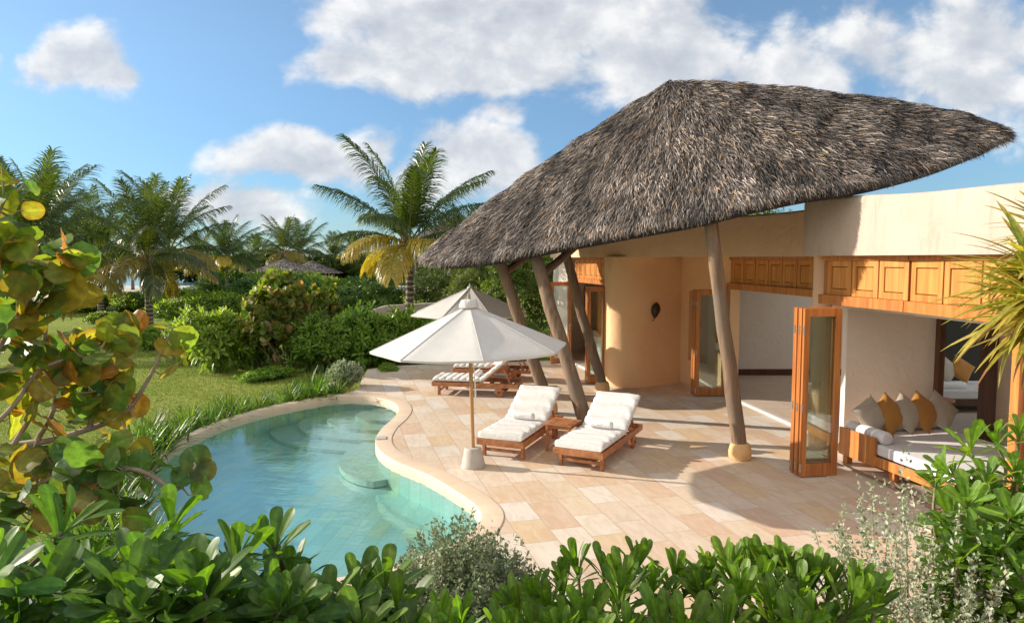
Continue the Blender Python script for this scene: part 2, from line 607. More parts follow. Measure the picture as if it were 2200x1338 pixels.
def m_coping():
    m, t = material('coping')
    pos = t.n('ShaderNodeNewGeometry').outputs['Position']
    arc = t.n('ShaderNodeSeparateXYZ', {0: t.n('ShaderNodeAttribute', attribute_name='col').outputs['Vector']}).outputs[0]
    u = t.math('DIVIDE', arc, .62)
    fr = t.math('ABSOLUTE', t.math('SUBTRACT', t.math('FRACT', u), .5))
    joint = t.smooth(fr, .006, .002)
    rnd = t.n('ShaderNodeTexWhiteNoise', {'W': t.math('FLOOR', t.math('ADD', u, 0.0))}, noise_dimensions='1D').outputs['Value']
    n1 = t.noise(pos, 3.5, 6, .62, .8).outputs['Fac']
    base = t.ramp(rnd, [(0, (.68, .53, .385)), (.5, (.72, .57, .425)), (1, (.65, .505, .37))])
    base = t.mix(t.math('MULTIPLY', t.smooth(n1, .42, .7), .3), base, (.62, .43, .28, 1))
    base = t.mix(joint, base, (.45, .34, .24, 1))
    h = t.math('SUBTRACT', t.math('MULTIPLY_ADD', t.noise(pos, 60, 4, .6).outputs['Fac'], .15, t.math('MULTIPLY', n1, .4)), joint)
    b = t.n('ShaderNodeBsdfPrincipled', {'Base Color': base, 'Roughness': .6, 'Normal': bump(t, h, .35, .01)})
    finish(t, b.outputs[0])
    return m


M['coping'] = m_coping()
M['threshold'] = m_tiles('threshold', R(0), 1.1, .9, [(0, (.56, .47, .37)), (.5, (.60, .50, .40))], (.40, .31, .23), .004, .55, .15)
DECK = [(0, (.69, .565, .415)), (.14, (.67, .51, .36)), (.28, (.74, .65, .53)), (.42, (.69, .57, .435)), (.55, (.68, .515, .325)), (.66, (.73, .66, .57)), (.78, (.70, .58, .46)), (.9, (.645, .47, .335))]
M['deck'] = m_tiles('deck', math.atan2(-2.73, .72), .62, .385, DECK, (.47, .36, .27), .0045, .6, .26)
M['floor_in'] = m_tiles('floor_in', R(0), .8, .8, [(0, (.62, .51, .40)), (.5, (.66, .54, .43))], (.34, .27, .2), .004, .35, .12)
POOL = [(0, (.42, .53, .49)), (.2, (.48, .58, .53)), (.4, (.44, .55, .51)), (.6, (.49, .56, .47)), (.75, (.51, .54, .40)), (.88, (.39, .51, .48))]
M['pool_tile'] = m_tiles('pool_tile', R(84), .42, .21, POOL, (.34, .44, .41), .006, .5, .0, vein=False)
M['pool_step'] = m_tiles('pool_step', R(84), .3, .3, [(0, (.42, .48, .40)), (.5, (.39, .47, .41))], (.33, .37, .3), .005, .5, .0, vein=False)
M['leaf'] = m_leaf('leaf', .45, .38, .45, (2.0, 2.1, .6))
M['leaf_yucca'] = m_leaf('leaf_yucca', .5, .4, .4, (1.9, 1.75, .6))
M['leaf_glossy'] = m_leaf('leaf_glossy', .38, .44, .35, (2.0, 2.2, .5), 40)
M['leaf_grape'] = m_leaf('leaf_grape', .55, .42, .4, (1.65, 1.7, .6), 30)
M['leaf_palm'] = m_leaf('leaf_palm', .34, .36, .55, (2.0, 1.9, .4), 12)
M['leaf_silver'] = m_leaf('leaf_silver', .25, .7, .2, (1.2, 1.25, .8), 20)
M['bark'] = m_bark('bark', (.10, .07, .05), (.26, .2, .15))
M['bark_grape'] = m_bark('bark_grape', (.26, .18, .13), (.46, .36, .28))
M['bark_palm'] = m_bark('bark_palm', (.05, .035, .025), (.36, .30, .24), rings=36)
M['twig'] = m_bark('twig', (.13, .10, .06), (.24, .2, .12))
M['white_petal'] = m_plain('white_petal', (.85, .82, .84), .6, 0, 30, .95)


def m_lawn():
    m, t = material('lawn')
    pos = t.n('ShaderNodeNewGeometry').outputs['Position']
    n1 = t.noise(pos, .35, 5, .6).outputs['Fac']
    n2 = t.noise(t.vmath('MULTIPLY', pos, (1, 1, 1)), 9, 6, .7).outputs['Fac']
    n3 = t.noise(pos, 48, 3, .7).outputs['Fac']
    base = t.mix(t.smooth(n1, .35, .68), (.235, .31, .05, 1), (.34, .37, .085, 1))
    base = t.mix(t.math('MULTIPLY', t.smooth(n2, .4, .72), .55), base, (.12, .16, .03, 1))
    base = t.mix(t.math('MULTIPLY', t.smooth(n3, .45, .75), .35), base, (.36, .32, .11, 1))
    h = t.math('MULTIPLY_ADD', n3, 1.0, t.math('MULTIPLY', n2, 1.5))
    b = t.n('ShaderNodeBsdfPrincipled', {'Base Color': base, 'Roughness': .95, 'Specular IOR Level': .1, 'Normal': bump(t, h, .8, .05)})
    finish(t, b.outputs[0])
    return m


M['lawn'] = m_lawn()
M['sand'] = m_plain('sand', (.62, .56, .46), .95, 0, 3, .85)
M['soil'] = m_plain('soil', (.075, .055, .035), .98, 0, 6, .5, .6)


def m_water(name, rough, wave, wscale):
    m, t = material(name)
    pos = t.n('ShaderNodeNewGeometry').outputs['Position']
    p = t.vmath('MULTIPLY', pos, (1.0, 1.5, 1.0))
    h = t.math('ADD', t.noise(p, wscale, 3, .5, .5).outputs['Fac'], t.math('MULTIPLY', t.noise(p, wscale * 3.7, 2, .5).outputs['Fac'], .3))
    nb = bump(t, h, wave, .02)
    fr = schlick(t, nb, .05)
    tr = t.n('ShaderNodeBsdfTransparent', {'Color': (.98, 1, 1, 1)})
    gl = t.n('ShaderNodeBsdfGlossy', {'Roughness': rough, 'Color': (1, 1, 1, 1), 'Normal': nb})
    s = t.n('ShaderNodeMixShader', {0: fr, 1: tr.outputs[0], 2: gl.outputs[0]})
    ab = t.n('ShaderNodeVolumeAbsorption', {'Color': (.16, .86, .80, 1), 'Density': .36})
    t.n('ShaderNodeOutputMaterial', {'Surface': s.outputs[0], 'Volume': ab.outputs[0]})
    return m


M['water'] = m_water('water', .01, .22, 3.0)
sea_m, st_ = material('sea')
finish(st_, st_.n('ShaderNodeBsdfPrincipled', {'Base Color': (.10, .22, .30, 1), 'Roughness': .12, 'Normal': bump(st_, st_.noise(st_.n('ShaderNodeNewGeometry').outputs['Position'], .8, 4, .6).outputs['Fac'], .5, .3)}).outputs[0])
M['sea'] = sea_m

# ================================================================== GROUND, POOL, DECK
POOL_PX = [(690, 857), (740, 851), (800, 853), (842, 863), (856, 879), (845, 898), (822, 918), (807, 942), (813, 965), (848, 990), (915, 1018), (975, 1052), (1018, 1083), (1033, 1106),
           (1022, 1132), (990, 1157), (930, 1184), (850, 1212), (740, 1238), (600, 1250), (450, 1238), (350, 1190), (298, 1110), (303, 1040), (345, 985), (400, 945), (480, 907), (580, 878)]
NPC = 8
pool = catmull([G(*p)[:2] for p in POOL_PX], NPC)          # runs clockwise: the left normal points outwards
COPE = 0.27
ii = np.arange(len(pool)) / NPC
cw_ = .15 + (COPE - .15) * np.clip(np.minimum((20.5 - ii) / 2.0, 1.0), 0, 1)      # narrow rim on the garden side
cw_ = np.where(ii > 26, .15 + (COPE - .15) * np.clip((ii - 26.3) / 2.0, 0, 1), cw_)


def ring_off(d):
    return offset(pool, (np.asarray(d) * (cw_ if d > .1 else 1.0) / (COPE if d > .1 else 1.0)).reshape(-1, 1) * np.ones((len(pool), 1)), True)


cope_out = ring_off(COPE)
SEA_Y = 78.0

ground = fill_sheet('ground', [(-1500, -60), (1500, -60), (1500, 3000), (-1500, 3000)], [offset(pool, .1, True)[::-1]], -0.12, M['lawn'])
structure(ground)
structure(fill_sheet('sea', [(-1400, SEA_Y), (1400, SEA_Y), (1400, 2950), (-1400, 2950)], [], -0.10, M['sea']))
structure(fill_sheet('beach', [(-300, 66), (300, 66), (300, SEA_Y + 3), (-300, SEA_Y + 3)], [], -0.09, M['sand']))

i0, i1 = 1 * NPC, 18 * NPC
deck_poly = [tuple(p) for p in offset(pool, COPE - .03, True)[i0:i1 + 1]]
deck_poly += [(-1.1, 5.3), (5.9, 5.3), (5.9, 22.4), (1.35, 22.4), tuple(G(1188, 774)[:2]), tuple(G(1000, 780)[:2]), tuple(G(850, 785)[:2]), tuple(G(790, 793)[:2]), tuple(G(778, 812)[:2]), tuple(G(772, 832)[:2])]
structure(MB().prism(deck_poly, -0.22, 0.0).build('pool_deck', M['deck']))
bed_poly = [(-7.5, 5.1), (-5.5, 5.6), (-3.5, 5.3), (-1.15, 5.2), (6.2, 5.2), (6.2, -2), (-8, -2)]
structure(fill_sheet('planting_bed', bed_poly, [], -0.112, M['soil']))

# coping ring: outer foot, outer edge, rounded nosing, inner face
prof = [(COPE, -.1), (COPE, .005), (COPE - .004, .009), (.02, .009), (.004, .004), (0.0, -.006), (0.0, -.17), (.06, -.17)]
rings = [np.column_stack((ring_off(d), np.full(len(pool), z))) for d, z in prof]
n = len(pool)
F = []
for i in range(len(rings) - 1):
    for j in range(n):
        j2 = (j + 1) % n
        F.append((i * n + j, (i + 1) * n + j, (i + 1) * n + j2, i * n + j2))
arc_ = np.concatenate(([0], np.cumsum(np.linalg.norm(np.diff(pool, axis=0), axis=1))))
arc_ = np.tile(arc_, len(rings))
structure(mesh_np('pool_coping', np.concatenate(rings), np.array(F), M['coping'], smooth=True, sharp=30, col=np.column_stack((arc_, arc_ * 0, arc_ * 0))))
# basin
wl = offset(pool, .035, True)
V = np.concatenate([np.column_stack((wl, np.full(n, -.165))), np.column_stack((wl, np.full(n, -.50)))])
F = [(j, n + j, n + (j + 1) % n, (j + 1) % n) for j in range(n)] + [tuple(range(n, 2 * n))[::-1]]
basin = structure(mesh_np('pool_basin', V, F, M['pool_tile']))
mb = MB()
cx, cy = G(838, 868)[:2]
for k, (r, zt) in enumerate(((.62, -.21), (1.12, -.28), (1.62, -.35), (2.1, -.43))):
    a = np.linspace(0, 2 * np.pi, 48, endpoint=False)
    pts = [(cx + r * math.cos(t) * 1.15, cy + r * math.sin(t) * .95) for t in a]
    # keep the step inside the basin: pull points that fall outside back to the wall
    q = []
    for p_ in pts:
        dd = np.linalg.norm(wl - np.array(p_), axis=1)
        j = int(dd.argmin())
        tv = nrm(np.roll(wl, -1, 0)[j] - np.roll(wl, 1, 0)[j])
        nv = np.array((-tv[1], tv[0]))
        if np.dot(np.array(p_) - wl[j], nv) > -0.004:
            p_ = tuple(wl[j] - nv * .004)
        q.append(p_)
    mb.prism(q, -.49 - .001 * k, zt)
steps = structure(mb.build('pool_steps', M['pool_step']))
seg = np.arange(5 * NPC - 2, 8 * NPC + 5)
outer_b = offset(pool, .03, True)[seg]
wid = 0.62 * np.sin(np.linspace(0.12, math.pi - .12, len(seg))) ** .55
T = nrm(np.gradient(pool[seg], axis=0))
inner_b = pool[seg] - np.stack((-T[:, 1], T[:, 0]), 1) * wid[:, None]
structure(MB().prism(np.concatenate((outer_b, inner_b[::-1])), -.485, -.385).build('pool_bench', M['pool_step']))
wo = offset(pool, .03, True)
WZ = -.085
nV = np.concatenate([np.column_stack((wo, np.full(n, WZ))), np.column_stack((wo, np.full(n, -.497)))])
F = [tuple(range(n))[::-1], tuple(range(n, 2 * n))] + [(j, (j + 1) % n, n + (j + 1) % n, n + j) for j in range(n)]
structure(mesh_np('pool_water', nV, F, M['water']))
# skimmer lid set into the coping
sk = tag(MB().box((*G(816, 942)[:2] + np.array((.02, .0)), .017), (.17, .2, .012), rotz(R(12))).build('skimmer_lid', M['concrete'], bevel=.004), 'small square grey skimmer lid set into the pool coping', 'lid')

# ================================================================== VILLA
villa = empty('villa', (4.5, 13.0, 0.0), 0, 'ochre stucco villa with a leaning thatched canopy and open folding teak doors', 'villa')


def vp(mb, name, mat, parent=None, **kw):
    o = mb.build(name, M[mat], None, **kw)
    o.parent = parent or villa
    if parent is None:
        o.matrix_parent_inverse = Matrix.Translation(-Vector(villa.location))
    return o


def wall_var(line, thick, z0, ztop):
    """curved band wall with varying top, rounded top edge"""
    L = np.asarray(line, float)[:, :2]
    O = offset(L, thick, False)
    zt = np.array([ztop(p) for p in L])
    r = .05
    cols = [(L, np.full(len(L), z0)), (L, zt - r), (L + (O - L) * .04, zt - r * .3), (L + (O - L) * .14, zt), (L + (O - L) * .86, zt), (L + (O - L) * .96, zt - r * .3), (O, zt - r), (O, np.full(len(L), z0))]
    V = np.concatenate([np.column_stack(c) for c in cols])
    m, k = len(L), len(cols)
    F = []
    for a in range(k):
        b = (a + 1) % k
        for i in range(m - 1):
            F.append((a * m + i, a * m + i + 1, b * m + i + 1, b * m + i))
    F.append(tuple(a * m for a in range(k)))
    F.append(tuple(a * m + m - 1 for a in range(k))[::-1])
    return MB().add(V, F)


FAS2 = catmull([(1.15, 20.75), (1.72, 18.3), (2.24, 16.5), (3.05, 15.55), (4.1, 14.25), (4.78, 12.95), (5.03, 11.9), (5.06, 11.02)], 8, False)
FAS3 = catmull([(5.25, 11.14), (4.86, 11.12), (4.62, 10.97), (4.555, 10.6), (4.62, 9.8), (4.76, 8.4), (4.92, 6.9), (5.0, 5.4), (5.0, 3.0)], 10, False)
vp(wall_var(FAS2, .3, 3.05, lambda p: 3.85), 'fascia', 'stucco_fascia', smooth=True, sharp=50)
vp(wall_var(FAS3, .34, 3.05, lambda p: 3.92 - .045 * max(0, 10.9 - p[1]) + .012 * math.sin(p[1] * 2.1)), 'fascia', 'stucco_cream', smooth=True, sharp=50)
slab = [tuple(p) for p in offset(FAS2, .15, False)[:-2]] + [(5.25, 11.0)] + [tuple(p) for p in offset(FAS3, .17, False)[22:]] + [(11.0, 3.2), (11.0, 11.9), (7.3, 11.9), (7.3, 16.9), (11.0, 16.9), (11.0, 22.6), (1.6, 22.6)]  # unseen notch over the living room, added to let sky light in
vp(MB().prism(slab, 3.062, 3.3), 'roof_slab', 'stucco_inside')

# ochre entrance wall: rounded nose, gentle curve, then the return with a window
NOSE = catmull([(2.42, 17.25), (2.27, 16.9), (2.23, 16.45), (2.33, 16.1), (2.62, 15.94), (3.0, 16.0), (3.5, 16.27), (4.1, 16.66)], 8, False)
vp(MB().strip(NOSE, .28, 0.0, 3.055, 1), 'entrance_wall', 'stucco_ochre', smooth=True, sharp=40)
b0, b1 = np.array((4.1, 16.66)), np.array((4.78, 15.08))
bd = nrm(b1 - b0)


def bw(s):
    return b0 + bd * s


LB = float(np.linalg.norm(b1 - b0))
mb = MB()
s0, s1 = .30, 1.02
for a, b, z0, z1 in ((0.0, LB, 0, .6), (0.0, LB, 2.25, 3.055), (0.0, s0, .6, 2.25), (s1, LB, .6, 2.25)):
    mb.strip([bw(a), bw(b)], .28, z0, z1, 1)
vp(mb, 'return_wall', 'stucco_ochre')
nb = np.array((-bd[1], bd[0]))


def on_b(s, ins, z):
    p = bw(s) + nb * ins
    return (p[0], p[1], z)


mb = MB()
for a, b in ((on_b(s0 + .035, .14, .605), on_b(s0 + .035, .14, 2.245)), (on_b(s1 - .035, .14, .605), on_b(s1 - .035, .14, 2.245))):
    mb.beam(a, b, .065, .09, up=(bd[0], bd[1], 0.01))
mb.beam(on_b(s0 + .07, .14, .64), on_b(s1 - .07, .14, .64), .08, .07)
mb.beam(on_b(s0 + .07, .14, 2.21), on_b(s1 - .07, .14, 2.21), .08, .07)
win = vp(mb, 'window', 'teak', bevel=.004)
vp(MB().beam(on_b(s0 + .07, .17, 1.42), on_b(s1 - .07, .17, 1.42), .03, 1.5), 'shutter', 'teak_panel', win)
# left end wall
vp(MB().strip([(1.72, 19.98), (1.53, 20.2), (1.5, 22.5)], .16, 0, 3.055, 1), 'end_wall', 'stucco_inside')
# round column between the two big openings and the wall beyond the right opening
vp(MB().lathe([(.145, 0), (.145, 3.058)], 28, (4.90, 10.86, 0)), 'column', 'stucco_fascia', smooth=True, sharp=50)
vp(MB().strip([(5.11, 6.74), (5.16, 5.4), (5.16, 3.2)], .25, 0, 3.055, 1), 'side_wall', 'stucco_cream')

# interior shells
class WallList:
    def box(s, c, size):
        vp(MB().box(c, size), 'inner_wall', 'stucco_inside')
        return s
mb = WallList()
mb.box((5.79, 10.46, 1.53), (1.42, .14, 3.05)).box((8.6, 10.46, 1.53), (2.75, .14, 3.05)).box((6.865, 10.46, 2.6), (.72, .14, .91))
mb.box((9.9, 6.8, 1.53), (.14, 7.2, 3.05)).box((8.15, 17.62, 1.53), (4.95, .14, 3.05))
mb.box((7.9, 3.26, 1.53), (5.4, .12, 3.05)).box((5.25, 17.62, 1.53), (.7, .14, 3.05)).box((10.3, 10.46, 1.53), (.6, .14, 3.05))
mb.box((4.6, 22.4, 1.53), (6.0, .14, 3.05)).box((6.6, 20.0, 1.53), (.14, 4.6, 3.05))
vp(MB().strip([(2.45, 17.3), (3.6, 17.1), (4.9, 17.55)], .1, 0, 3.055, 1), 'inner_wall', 'stucco_inside')
vp(MB().box((8.1, 17.535, .11), (4.6, .025, .16)).box((5.72, 17.52, 1.22), (.16, .06, 2.4)), 'skirting', 'wood_dark')
mb = MB()
mb.box((6.47, 10.40, 1.1), (.09, .24, 2.16)).box((7.26, 10.40, 1.1), (.12, .24, 2.16)).box((6.865, 10.40, 2.13), (.66, .24, .1))
vp(mb, 'inner_door_frame', 'wood_dark', bevel=.004)
vp(MB().box((9.0, 14.55, 1.45), (3.3, .06, 2.85)), 'wood_screen', 'mirror_dark')

# floors and thresholds
fl = [(4.74, 15.0), (5.24, 11.3), (5.02, 10.7), (4.74, 10.4), (5.04, 8.6), (5.14, 6.8), (5.2, 3.3), (9.85, 3.3), (9.85, 10.4), (10.65, 10.5), (10.65, 17.55), (5.0, 17.55)]
vp(MB().prism(fl, -.1, .032), 'floor', 'floor_in')
vp(MB().prism([(1.75, 19.9), (2.42, 17.25), (4.9, 17.65), (6.5, 17.75), (6.5, 22.3), (1.6, 22.3)], -.1, .030), 'floor', 'floor_in')
thr = [(4.30, 10.25), (4.36, 9.4), (4.50, 8.2), (4.70, 6.9), (4.9, 5.9), (5.2, 5.9), (5.12, 6.9), (5.02, 8.6), (4.72, 10.4)]
vp(MB().prism(thr, -.1, .014), 'threshold', 'threshold')
vp(MB().beam((4.715, 10.3, .030), (5.02, 8.6, .030), .055, .02).beam((5.02, 8.59, .030), (5.125, 6.85, .030), .055, .02), 'door_track', 'steel')
vp(MB().beam((4.715, 15.0, .02), (5.205, 11.35, .02), .09, .05), 'door_sill', 'white_trim')
vp(MB().beam((1.73, 19.9, .02), (2.36, 17.3, .02), .09, .05), 'door_sill', 'white_trim')


def transom(a, b, zb, zt, k, beam_h=.13, first=.1, right_first=None):
    """a run of raised timber panels over an opening; a->b runs left to right as seen from the deck"""
    a, b = np.array(a, float), np.array(b, float)
    d = nrm(b - a)
    nrmal = np.array((d[1], -d[0]))           # towards the deck
    L = np.linalg.norm(b - a)

    def P(s, out, z):
        q = a + d * s + nrmal * out
        return (q[0], q[1], z)
    mb = MB()
    mb.beam(P(0, .02, zb + beam_h / 2), P(L, .02, zb + beam_h / 2), .14, beam_h)
    mb.beam(P(0, .0, zt - .03), P(L, .0, zt - .03), .1, .06)
    root = vp(mb, 'transom', 'teak', bevel=.004)
    z0, z1 = zb + beam_h + .002, zt - .062
    wd = (L - first) / k
    for i in range(k):
        s = first + i * wd
        st = MB().beam(P(s + .004, -.02, (z0 + z1) / 2), P(s + .022, -.02, (z0 + z1) / 2), .06, z1 - z0)
        vp(st, 'mullion', 'teak', root, bevel=.003)
    if first > .01:
        vp(MB().beam(P(0.002, -.02, (z0 + z1) / 2), P(first, -.02, (z0 + z1) / 2), .05, z1 - z0), 'mullion', 'teak', root, bevel=.003)
    for i in range(k):
        s = first + i * wd + .026
        e = s + wd - .03
        pw, pm = .085, (z0 + z1) / 2
        pb = MB()
        for u0, u1, w0, w1, o, th in ((s, s + pw, z0, z1, .0, .045), (e - pw, e, z0, z1, .0, .045), (s + pw, e - pw, z1 - pw, z1, .0, .045), (s + pw, e - pw, z0, z0 + pw, .0, .045),
                                      (s + pw + .012, e - pw - .012, z0 + pw + .012, z1 - pw - .012, -.004, .03), (s + pw, e - pw, z0 + pw, z1 - pw, -.022, .012)):
            if u1 - u0 > .005:
                pb.beam(P(u0, o, (w0 + w1) / 2), P(u1, o, (w0 + w1) / 2), th, w1 - w0)
        vp(pb, 'panel', 'teak_panel', root, bevel=.006)
    return root


transom((4.68, 10.34), (4.98, 8.62), 2.34, 3.045, 3, .14, .09)
transom((4.984, 8.60), (5.10, 6.80), 2.34, 3.045, 3, .14, .0)
transom((4.76, 15.0), (5.22, 11.25), 2.36, 3.045, 7, .13, .1)
transom((1.80, 19.75), (2.36, 17.32), 2.36, 3.045, 6, .12, .06)
# right jamb of the right-hand opening, white ceiling rail
vp(MB().box((5.11, 6.84, 1.17), (.13, .12, 2.335)), 'door_jamb', 'teak', bevel=.005)
vp(MB().beam((4.84, 10.3, 2.315), (5.10, 8.7, 2.315), .08, .045).beam((5.10, 8.68, 2.315), (5.24, 6.95, 2.315), .08, .045), 'ceiling_rail', 'white_trim')


def leaf(a, b, z0, z1, handle=None, hinges=0):
    """one glazed folding leaf between plan points a and b"""
    a, b = np.array(a, float), np.array(b, float)
    d = nrm(b - a)
    L = np.linalg.norm(b - a)
    sw, rt, rb, th = .085, .11, .17, .042

    def P(s, z, o=0):
        q = a + d * s + np.array((d[1], -d[0])) * o
        return (q[0], q[1], z)
    mb = MB()
    zc = (z0 + z1) / 2
    mb.beam(P(0, zc), P(sw, zc), th, z1 - z0).beam(P(L - sw, zc), P(L, zc), th, z1 - z0)
    mb.beam(P(sw, z1 - rt / 2), P(L - sw, z1 - rt / 2), th - .004, rt).beam(P(sw, z0 + rb / 2), P(L - sw, z0 + rb / 2), th - .004, rb)
    root = vp(mb, 'door', 'teak', bevel=.004)
    vp(MB().beam(P(sw, (z0 + rb + z1 - rt) / 2), P(L - sw, (z0 + rb + z1 - rt) / 2), .008, z1 - z0 - rt - rb), 'glass', 'glass', root)
    if hinges:
        for zz in (z0 + .12, z0 + .95, z1 - .3):
            vp(MB().beam(P(-.006, zz, hinges * .02), P(.012, zz, hinges * .02), .03, .11), 'hinge', 'steel', root)
    if handle:
        vp(MB().beam(P(L * handle, zc - .12, .03), P(L * handle + .02, zc - .12, .03), .02, .16).beam(P(L * handle, zc - .06, .05), P(L * handle + .1, zc - .06, .05), .02, .02), 'handle', 'steel', root)
    return root


# right-hand stack: five leaves folded together, ends to the pool
for k in range(5):
    y = 9.30 + k * .062 + (.02 if k % 2 else 0)
    leaf((3.955 - .006 * k, y), (4.50 + .02 * k, y + .075), .018, 2.335, hinges=1 if k % 2 == 0 else -1)
for k in range(5):
    y = 14.9 + k * .062 + (.02 if k % 2 else 0)
    leaf((4.0 - .006 * k, y), (4.70 + .012 * k, y + .05), .02, 2.34, hinges=1 if k % 2 == 0 else -1)
for k in range(4):
    y = 16.46 + k * .064
    leaf((1.80 - .006 * k, y), (2.27, y + .05), .02, 2.34, hinges=1 if k % 2 == 0 else 0)
leaf((1.10, 19.45), (1.70, 19.75), .02, 2.36, handle=.86)

# ---------------------------------------------------------------- thatched canopy
APEX = D(1440, 176, 13.0)
# eave: front edge measured from the photo, back edge behind the ridge
EAVE = [D(903, 553, 13.7), D(935, 566, 12.9), D(1050, 557, 12.2), D(1200, 527, 11.4), D(1350, 498, 10.7), D(1500, 470, 10.1), D(1620, 440, 9.75), D(1740, 414, 9.5), D(1880, 391, 9.35), D(2020, 355, 9.5), D(2120, 318, 9.8),
        D(2172, 291, 10.15), D(2125, 266, 10.7), D(2040, 252, 11.5), np.array((6.6, 13.2, 4.65)), np.array((5.3, 16.0, 4.2)), np.array((3.0, 18.0, 3.7)), np.array((.6, 18.0, 3.25)), np.array((-1.1, 16.2, 3.02)), np.array((-1.75, 14.8, 2.98))]
eave = catmull(EAVE, 14)
NE = len(eave)


def roof_pt(fi, t, drop=0.0):
    """fi in eave samples (float), t 0 at the apex .. 1 at the eave"""
    fi = np.asarray(fi, float)
    i = np.floor(fi).astype(int) % NE
    fr = (fi - np.floor(fi))[..., None]
    E = eave[i] * (1 - fr) + eave[(i + 1) % NE] * fr
    t = np.asarray(t, float)[..., None]
    A = APEX + (E - APEX) * np.array((.0, .0, 0.0))
    P = A + (E - A) * t
    ln = np.linalg.norm(E - APEX, axis=-1, keepdims=True)
    # slight belly, rounded crown
    P[..., 2:3] += .020 * ln * np.sin(np.pi * t) - drop
    return P


NT_ = 22
ts = np.linspace(0.0, 1.0, NT_)
fi, tt = np.meshgrid(np.arange(NE), ts, indexing='ij')
top = roof_pt(fi, tt * .985, .09).reshape(-1, 3)
bot = roof_pt(fi, np.clip(tt, 0, .95), .27).reshape(-1, 3)
V = np.concatenate((top, bot))
F = []
nt = NE * NT_
for i in range(NE):
    i2 = (i + 1) % NE
    for j in range(NT_ - 1):
        a, b, c, d = i * NT_ + j, i * NT_ + j + 1, i2 * NT_ + j + 1, i2 * NT_ + j
        F.append((a, b, c, d))
        F.append((nt + d, nt + c, nt + b, nt + a))
    F.append((i * NT_ + NT_ - 1, nt + i * NT_ + NT_ - 1, nt + i2 * NT_ + NT_ - 1, i2 * NT_ + NT_ - 1))
m, t = material('thatch')
col = t.n('ShaderNodeAttribute', attribute_name='col').outputs['Color']
finish(t, t.n('ShaderNodeBsdfPrincipled', {'Base Color': col, 'Roughness': .72, 'Specular IOR Level': .4}).outputs[0])
M['thatch'] = m
core_col = np.full((len(V), 3), (.045, .034, .027))
rng = np.random.default_rng(5)
# strands: bent blades following the fall line, brushed a little sideways in tufts
NS = 190000
ln_e = np.linalg.norm(eave - APEX, axis=1) * np.linalg.norm(np.roll(eave, -1, 0) - eave, axis=1)
pe = ln_e / ln_e.sum()
sf = rng.choice(NE, NS, p=pe) + rng.random(NS)
st = np.sqrt(rng.random(NS)) * 1.0
fringe = rng.random(NS) < .16
st = np.where(fringe, .965 + .04 * rng.random(NS), st)
P0 = roof_pt(sf, st)
eps = .01
down = nrm(roof_pt(sf, np.minimum(st + eps, 1.2)) - roof_pt(sf, st + eps - .02))
side = nrm(roof_pt(sf + .4, np.maximum(st, .05)) - roof_pt(sf - .4, np.maximum(st, .05)))
nor = nrm(np.cross(side, down))
nor *= np.sign(nor[:, 2:3] + 1e-9)
# tuft field: smooth pseudo noise over the surface
q = P0 * 2.6
tuft = np.sin(q[:, 0] * 1.9 + 1.3 * np.sin(q[:, 1] * 1.7) + q[:, 2]) + .8 * np.sin(q[:, 1] * 2.3 + 1.7 * np.sin(q[:, 0] * 1.1) - q[:, 2] * 1.4) + .6 * np.sin(q[:, 0] * 4.3 - q[:, 1] * 3.1)
dirn = nrm(down + side * (tuft[:, None] * .14 + rng.normal(0, .22, (NS, 1))) + nor * (.05 + .07 * tuft[:, None] * .6 + rng.normal(.018, .055, (NS, 1))))
L = (rng.uniform(.09, .23, NS) * np.where(fringe, .75, 1.0))[:, None]
wv = rng.uniform(.003, .0075, NS)[:, None]
sd = nrm(np.cross(dirn, nor) + nor * rng.normal(0, .35, (NS, 1)))
dirn = np.where(fringe[:, None], nrm(dirn * .8 + np.array((0, 0, -1.0)) * rng.uniform(.1, .55, (NS, 1))), dirn)
base = P0 - dirn * L * .4 + nor * (rng.uniform(-.03, .035, (NS, 1)) + .014 * tuft[:, None])
mid = base + dirn * L * .55 + nor * .014
tip = base + dirn * L * .95 + nor * rng.uniform(-.02, .03, (NS, 1)) + np.array((0, 0, -1.0)) * (L * np.where(fringe, .12, .05)[:, None])
SV = np.stack((base - sd * wv, base + sd * wv, mid + sd * wv, mid - sd * wv, tip + sd * wv * .35, tip - sd * wv * .35), 1).reshape(-1, 3)
k6 = np.arange(NS)[:, None] * 6
SF = np.concatenate((k6 + np.array((0, 1, 2, 3)), k6 + np.array((3, 2, 4, 5))))
g = rng.random((NS, 1)) ** 1.7
sc = np.array((.05, .041, .039)) * (1 - g) + np.array((.43, .355, .30)) * g
warm = (rng.random((NS, 1)) < .08) * 1.0
sc = sc * (1 - warm) + np.array((.36, .23, .12)) * warm
dark = (rng.random((NS, 1)) < .32) * 1.0
sc = sc * (1 - .72 * dark)
sc = np.clip(sc * (1 + .28 * tuft[:, None]), .01, .8)
SC = np.repeat(sc, 6, 0)
F4 = np.array(F)
allV = np.concatenate((V, SV))
roof = mesh_np('thatched_roof', allV, np.concatenate((F4, SF + len(V))), M['thatch'], villa, col=np.concatenate((core_col, SC)))
# sparse binding cords lying on the front slope
mb = MB()
for px0, py0, px1, py1 in ((1190, 470, 1245, 455), (1290, 480, 1340, 505), (1195, 460, 1235, 495), (1260, 455, 1330, 375)):
    pass

